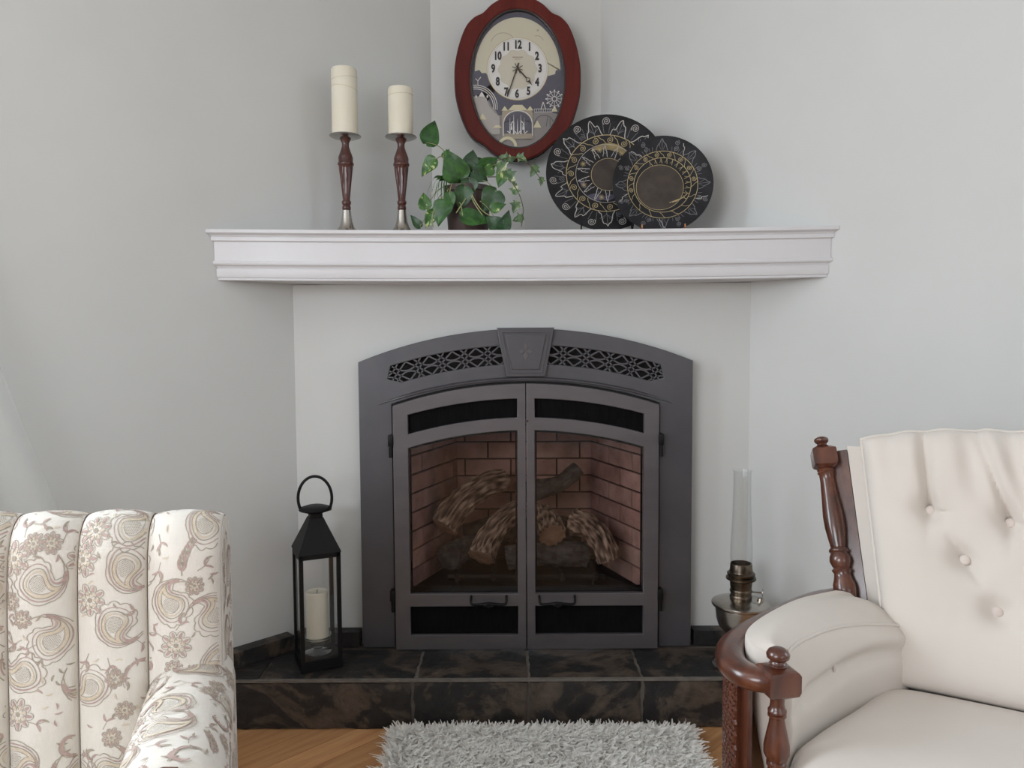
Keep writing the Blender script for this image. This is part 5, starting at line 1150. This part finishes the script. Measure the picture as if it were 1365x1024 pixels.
for bs, bt_ in btn[:6] + btn[6:]:
    c = cush(bs, bt_, 0.0); ob('button', *lathe([(0, 0.004), (0.0055, 0.0035), (0.0085, 0.0012), (0.0092, -0.0015), (0.007, -0.004), (0, -0.005)], c + NV * 0.003, NV, 20), 'button', bc, 60)
edge = [cush(0.0, t) for t in [i / 40 for i in range(41)]] + [cush((WB + 0.158) * i / 40, 1.0) for i in range(1, 41)]
ob('piping', *tube(edge, 0.0035, 8), 'piping', bc, 60)
ob('back_piping', *tube([p - NV * 0.045 for p in edge], 0.0035, 8), 'piping', bc, 60)
# upholstered frame behind the cushion
def bf_(sm_, t, dep): return BL + RV * sm_ + U_ * t + NV * dep
g = G(); 
P = [bf_(-0.022, -0.45, -0.050), bf_(WB + 0.022, -0.45, -0.050), bf_(WB + 0.022, -0.45, -0.100), bf_(-0.022, -0.45, -0.100), bf_(-0.034, 0.990, -0.050), bf_(WB + 0.158 + 0.034, 0.990, -0.050), bf_(WB + 0.158 + 0.034, 0.990, -0.100), bf_(-0.034, 0.990, -0.100)]
ob('back_frame', *hexa(P), 'cream_fabric', chr_, 0)
def mirror(p):   # across the chair's centre plane
    c = BL + RV * (WB / 2); q = Vector(p) - c; return c + q - RV * (2 * q.dot(RV))
def both(name, V_, F_, mat, parent, smooth=40):
    ob(name, V_, F_, mat, parent, smooth); ob(name, [mirror(v) for v in V_], [tuple(reversed(f)) for f in F_], mat, parent, smooth)
# side planks of the back and turned back posts
P = [bf_(-0.052, -0.5, -0.062), bf_(-0.024, -0.5, -0.062), bf_(-0.024, -0.5, -0.112), bf_(-0.052, -0.5, -0.112), bf_(-0.066, 0.960, -0.055), bf_(-0.036, 0.975, -0.055), bf_(-0.036, 0.975, -0.112), bf_(-0.066, 0.960, -0.112)]
both('side_plank', *hexa(P), 'walnut', chr_, 0)
pt = Vector((0.6410, -0.712, 0.8590)); pb = Vector((0.6410, -0.852, 0.560)); ax = (pb - pt).normalized(); q = 0.00158
pro = [(0, 0), (5, 0.5), (8.5, 2.5), (9, 5), (8, 7.5), (5.5, 9.5), (6.5, 11), (7.5, 12.5), (6, 14)]
both('finial', *lathe([(a * q, b * q) for a, b in pro] + [(0, 14 * q)], pt, ax, 24), 'walnut', chr_, 50)
blk = [(0, 14), (12, 14.5), (19.5, 18), (20.5, 20), (20.5, 36), (19, 39), (11, 43), (0, 43)]
both('post_block', *lathe([(a * q, b * q) for a, b in blk], pt, ax, 4, pi / 4 + 0.25), 'walnut', chr_, 30)
sh = [(0, 43), (8.5, 43), (10, 45), (9, 47), (10, 49), (8.5, 51), (8.2, 60), (9.5, 80), (11.3, 105), (11.0, 120), (9.0, 137), (8.0, 144), (10.5, 147), (10.5, 149), (9, 151), (11, 156), (11.5, 161), (9.5, 167), (8.5, 169), (10.8, 172), (8.8, 176), (9.5, 181), (12, 190), (12, 198), (10, 212), (8.5, 224), (8.0, 229), (11, 233), (11, 238), (9, 242), (13, 262), (13, 290), (9, 330), (12, 360), (12, 470), (0, 471)]
both('back_post', *lathe([(a * q * 1.12, b * q) for a, b in sh], pt, ax, 24), 'walnut', chr_, 50)
# front posts
fx, fy = 0.386, -1.205; q = 0.00107
fp = [(0, 0), (7, 0.6), (13, 4), (15.8, 9), (15, 14), (10, 18), (10.5, 20), (12, 21.5), (10.5, 23.5), (12.5, 25), (0, 26)]
both('finial', *lathe([(a * q, b * q) for a, b in fp], (fx, fy, 0.6165), (0, 0, -1), 28), 'walnut', chr_, 50)
fb_ = [(0, 25), (17, 25.5), (28, 29), (32, 33), (32, 56), (29, 62), (14, 69), (0, 69)]
both('post_block', *lathe([(a * q, b * q) for a, b in fb_], (fx, fy, 0.6165), (0, 0, -1), 4, -0.95), 'walnut', chr_, 30)
fs = [(0, 68), (10, 68), (9.5, 78), (10.5, 85), (12.5, 87), (12.5, 90), (10.5, 91.5), (12.5, 93), (12.5, 96), (10, 98), (11, 106), (14, 120), (17.5, 138), (17.5, 148), (14, 156), (11, 159), (13.5, 161), (13.5, 165), (11, 167), (14, 190), (18, 240), (16, 300), (12, 340), (20, 350), (20, 420), (14, 440), (16, 574), (0, 575)]
both('front_post', *lathe([(a * q, b * q) for a, b in fs], (fx, fy, 0.6165), (0, 0, -1), 28), 'walnut', chr_, 50)
# curved arm rails
rp = catmull([(0.384, -1.202, 0.567), (0.362, -1.200, 0.567), (0.343, -1.182, 0.567), (0.335, -1.150, 0.569), (0.346, -1.105, 0.571), (0.385, -1.050, 0.571), (0.48, -0.958, 0.571), (0.57, -0.885, 0.571), (0.640, -0.848, 0.568)], 8)
Vr = []; n = len(rp); seg = 14
for i, p in enumerate(rp):
    d = (rp[min(i + 1, n - 1)] - rp[max(i - 1, 0)]); d.z = 0; d.normalize(); s_ = Vector((d.y, -d.x, 0))
    for k in range(seg): a = 2 * pi * k / seg; Vr.append(p + s_ * (0.0225 * math.copysign(abs(cos(a)) ** 0.7, cos(a))) + Vector((0, 0, 0.0165 * math.copysign(abs(sin(a)) ** 0.8, sin(a)))))
Fr = [(i * seg + k, i * seg + (k + 1) % seg, (i + 1) * seg + (k + 1) % seg, (i + 1) * seg + k) for i in range(n - 1) for k in range(seg)] + [tuple(range(seg)), tuple((n - 1) * seg + k for k in range(seg))]
both('arm_rail', Vr, Fr, 'walnut', chr_, 60)
# carved side panel under the rail
def panel(i0, i1, inset, th_, z0, z1):
    Vp = []; ids = list(range(i0, i1 + 1))
    for i in ids:
        p = rp[i]; d = (rp[min(i + 1, n - 1)] - rp[max(i - 1, 0)]); d.z = 0; d.normalize(); s_ = Vector((d.y, -d.x, 0))
        for o_ in (inset, inset + th_):
            for z in (z0, z1): Vp.append(Vector((p.x, p.y, z)) + s_ * o_)
    m = len(ids); Fp = []
    for i in range(m - 1):
        b = i * 4
        for (x, y) in ((0, 1), (1, 3), (3, 2), (2, 0)): Fp.append((b + x, b + y, b + 4 + y, b + 4 + x))
    Fp += [(0, 1, 3, 2), tuple((m - 1) * 4 + x for x in (0, 1, 3, 2))]; return Vp, Fp
inn = 1 if ((rp[12] - Vector((0.72, -1.15, 0))).dot(Vector(((rp[13] - rp[11]).y, -(rp[13] - rp[11]).x, 0))) < 0) else -1   # towards the seat
both('side_panel', *panel(18, 62, -0.006 * inn, 0.014 * inn, 0.20, 0.556), 'walnut', chr_, 30)
both('panel_stile', *panel(14, 18, 0.002 * inn, 0.012 * inn, 0.20, 0.556), 'walnut', chr_, 30)
carve = G(); rnd = random.Random(9)
for i in range(19, 60, 1):
    p = rp[i]; d = (rp[i + 1] - rp[i - 1]); d.z = 0; d.normalize(); s_ = Vector((d.y, -d.x, 0)) * -inn
    for j in range(17):
        z = 0.225 + j * 0.0195 + (0.0097 if i % 2 else 0); c = Vector((p.x, p.y, z)) + s_ * 0.006
        carve.add(*lathe([(0.0072, 0), (0.006, 0.003), (0.0025, 0.0042), (0.0018, 0.002), (0, 0.002)], c, s_, 6, rnd.random()))
o = ob('carved_relief', carve.V, carve.F, 'walnut', chr_, 40); o['kind'] = 'stuff'
# padded arms
outer_ = catmull([(0.388, -1.178, 0), (0.364, -1.148, 0), (0.375, -1.092, 0), (0.438, -1.012, 0), (0.530, -0.926, 0), (0.640, -0.868, 0)], 8)
inner_ = catmull([(0.402, -1.180, 0), (0.425, -1.150, 0), (0.465, -1.110, 0), (0.535, -1.050, 0), (0.61, -1.000, 0), (0.700, -0.960, 0)], 8)
m = len(outer_); rows_ = []
for i in range(m):
    u = i / (m - 1); O, I = outer_[i], inner_[i]; wd = (I - O); e = min(1.0, (min(u, 1 - u) / 0.07)) ** 0.5 if min(u, 1 - u) < 0.07 else 1.0
    zt = 0.598 + 0.010 * sin(pi * u) - 0.012 * u ** 3; drop = 0.020 * u ** 2
    dim = 0.0
    for bu, in ((0.33,), (0.60,)): dim += math.exp(-((u - bu) / 0.07) ** 2)
    dim = min(1.0, max(dim, 0.75 * max(0.0, min(1.0, (u - 0.28) / 0.06)) * max(0.0, min(1.0, (0.97 - u) / 0.2)))); zc_ = 0.500 + 0.030 * u - 0.022 * u ** 6
    dn = wd.normalized()
    ctl = [(O + wd * 0.12, 0.50), (O - wd * 0.01, 0.586), (O + wd * 0.10, zt - 0.004), (O + wd * 0.50, zt + 0.005 - drop * 0.4), (O + wd * 0.90, zt - 0.008 - drop), (I + dn * 0.006, zt - 0.022 - drop), (I + dn * 0.016, zc_ + 0.024), (I + dn * (0.015 - 0.017 * dim), zc_), (I + dn * (0.018 - 0.002 * dim), zc_ - 0.022), (I + dn * 0.016, 0.455), (I + dn * 0.006, 0.385), (O + wd * 0.5, 0.38)]
    ctr = sum((Vector((p.x, p.y, z)) for p, z in ctl), Vector()) / len(ctl)
    loop = catmull([ctr + (Vector((p.x, p.y, z)) - ctr) * (0.80 + 0.20 * e) for p, z in ctl], 4, True); rows_.append(loop)
w = len(rows_[0]); Vp = [v for r_ in rows_ for v in r_]; Fp = [(i * w + k, i * w + (k + 1) % w, (i + 1) * w + (k + 1) % w, (i + 1) * w + k) for i in range(m - 1) for k in range(w)] + [tuple(range(w)), tuple((m - 1) * w + k for k in range(w))]
both('arm_pad', Vp, Fp, 'cream_fabric', chr_, 60)
both('arm_pad_piping', *tube([rows_[i][4 * 4 + 2] + Vector((0, 0, 0.001)) for i in range(1, m)], 0.0028, 8), 'piping', chr_, 60)
for bu in (0.33, 0.60):
    i = int(bu * (m - 1)); p = rows_[i][7 * 4]; d = (inner_[i] - outer_[i]).normalized(); both('arm_button', *lathe([(0, 0.004), (0.005, 0.003), (0.008, 0), (0.006, -0.003), (0, -0.004)], p + d * 0.001, d, 16), 'button', chr_, 60)
# seat cushion
le = catmull([(0.662, -0.950, 0), (0.560, -1.040, 0), (0.462, -1.118, 0), (0.408, -1.180, 0), (0.404, -1.285, 0), (0.430, -1.40, 0)], 10); re_ = [mirror(p) for p in le]
nu, nv = 60, len(le) - 1; Vs = []
def seat(i, j, low):
    u, v_ = i / nu, j / nv; p = le[j] * (1 - u) + re_[j] * u; p = Vector((p.x, p.y, 0)); e = max(0, 1 - abs(2 * u - 1) ** 14) ** 0.5 * max(0, 1 - abs(2 * v_ - 1) ** 16) ** 0.5
    return Vector((p.x, p.y, 0.395 + (0.064 + 0.024 * (1 - (2 * u - 1) ** 2) * (1 - (2 * v_ - 1) ** 2)) * e if not low else 0.395 - 0.05 * e))
Vs = [seat(i, j, False) for j in range(nv + 1) for i in range(nu + 1)] + [seat(i, j, True) for j in range(nv + 1) for i in range(nu + 1)]
w = nu + 1; k = w * (nv + 1); Fs = []
for j in range(nv):
    for i in range(nu): q_ = (j * w + i, j * w + i + 1, (j + 1) * w + i + 1, (j + 1) * w + i); Fs.append(q_); Fs.append(tuple(k + x for x in reversed(q_)))
rim = list(range(w)) + [j * w + nu for j in range(1, nv + 1)] + [nv * w + i for i in range(nu - 1, -1, -1)] + [j * w for j in range(nv - 1, 0, -1)]
for i in range(len(rim)): a, b = rim[i], rim[(i + 1) % len(rim)]; Fs.append((a, k + a, k + b, b))
ob('seat_cushion', Vs, Fs, 'cream_fabric', chr_, 60)
# seat frame and apron
fr_ = [le[4], le[18], le[30], le[-1], re_[-1], re_[30], re_[18], re_[4]]; ctr = sum(fr_, Vector()) / 8
P2 = [ctr + (p - ctr) * 0.93 for p in fr_]
ob('seat_frame', *extr([(p.x, p.y) for p in P2], lambda p: V3(p[0], p[1], 0.27), lambda p: V3(p[0], p[1], 0.352)), 'walnut', chr_, 20)
both('runner', *tube([(fx, fy, 0.03), (fx + 0.15, fy + 0.2, 0.02), (0.655, -0.99, 0.03)], 0.016, 10), 'walnut', chr_, 50)

# ================================================================== SHEER CURTAIN
cu_ = G(); nu, nv = 60, 20; Vc = []
for j in range(nv + 1):
    z = 0.30 + (2.38 - 0.30) * j / nv; k = max(0.0, (1.55 - z) / 1.25)
    for i in range(nu + 1):
        u = i / nu; q0 = 1.84 - 0.34 * k ** 1.3; qq = q0 + (2.55 - q0) * u; pp_ = 0.07 + 0.022 * sin(u * 40 + 0.6 * sin(3 * z)) * (0.5 + 0.5 * k)
        Vc.append(room(pp_, qq, z))
Fc = [(j * 61 + i, j * 61 + i + 1, (j + 1) * 61 + i + 1, (j + 1) * 61 + i) for j in range(nv) for i in range(nu)]
cur = thing('curtain', 'sheer white curtain hanging on the wall behind the paisley armchair', 'curtain', tuple(room(0.07, 2.2, 0.3)))
ob('sheer_panel', Vc, Fc, 'sheer', cur, 80, False)
ob('curtain_rod', *tube([room(0.07, 1.8, 2.39), room(0.07, 3.8, 2.39)], 0.010, 12), 'nickel', cur, 50)
for q_ in (1.82, 2.8, 3.78): ob('rod_bracket', *tube([room(0.002, q_, 2.39), room(0.07, q_, 2.39)], 0.006, 8), 'nickel', cur, 50)
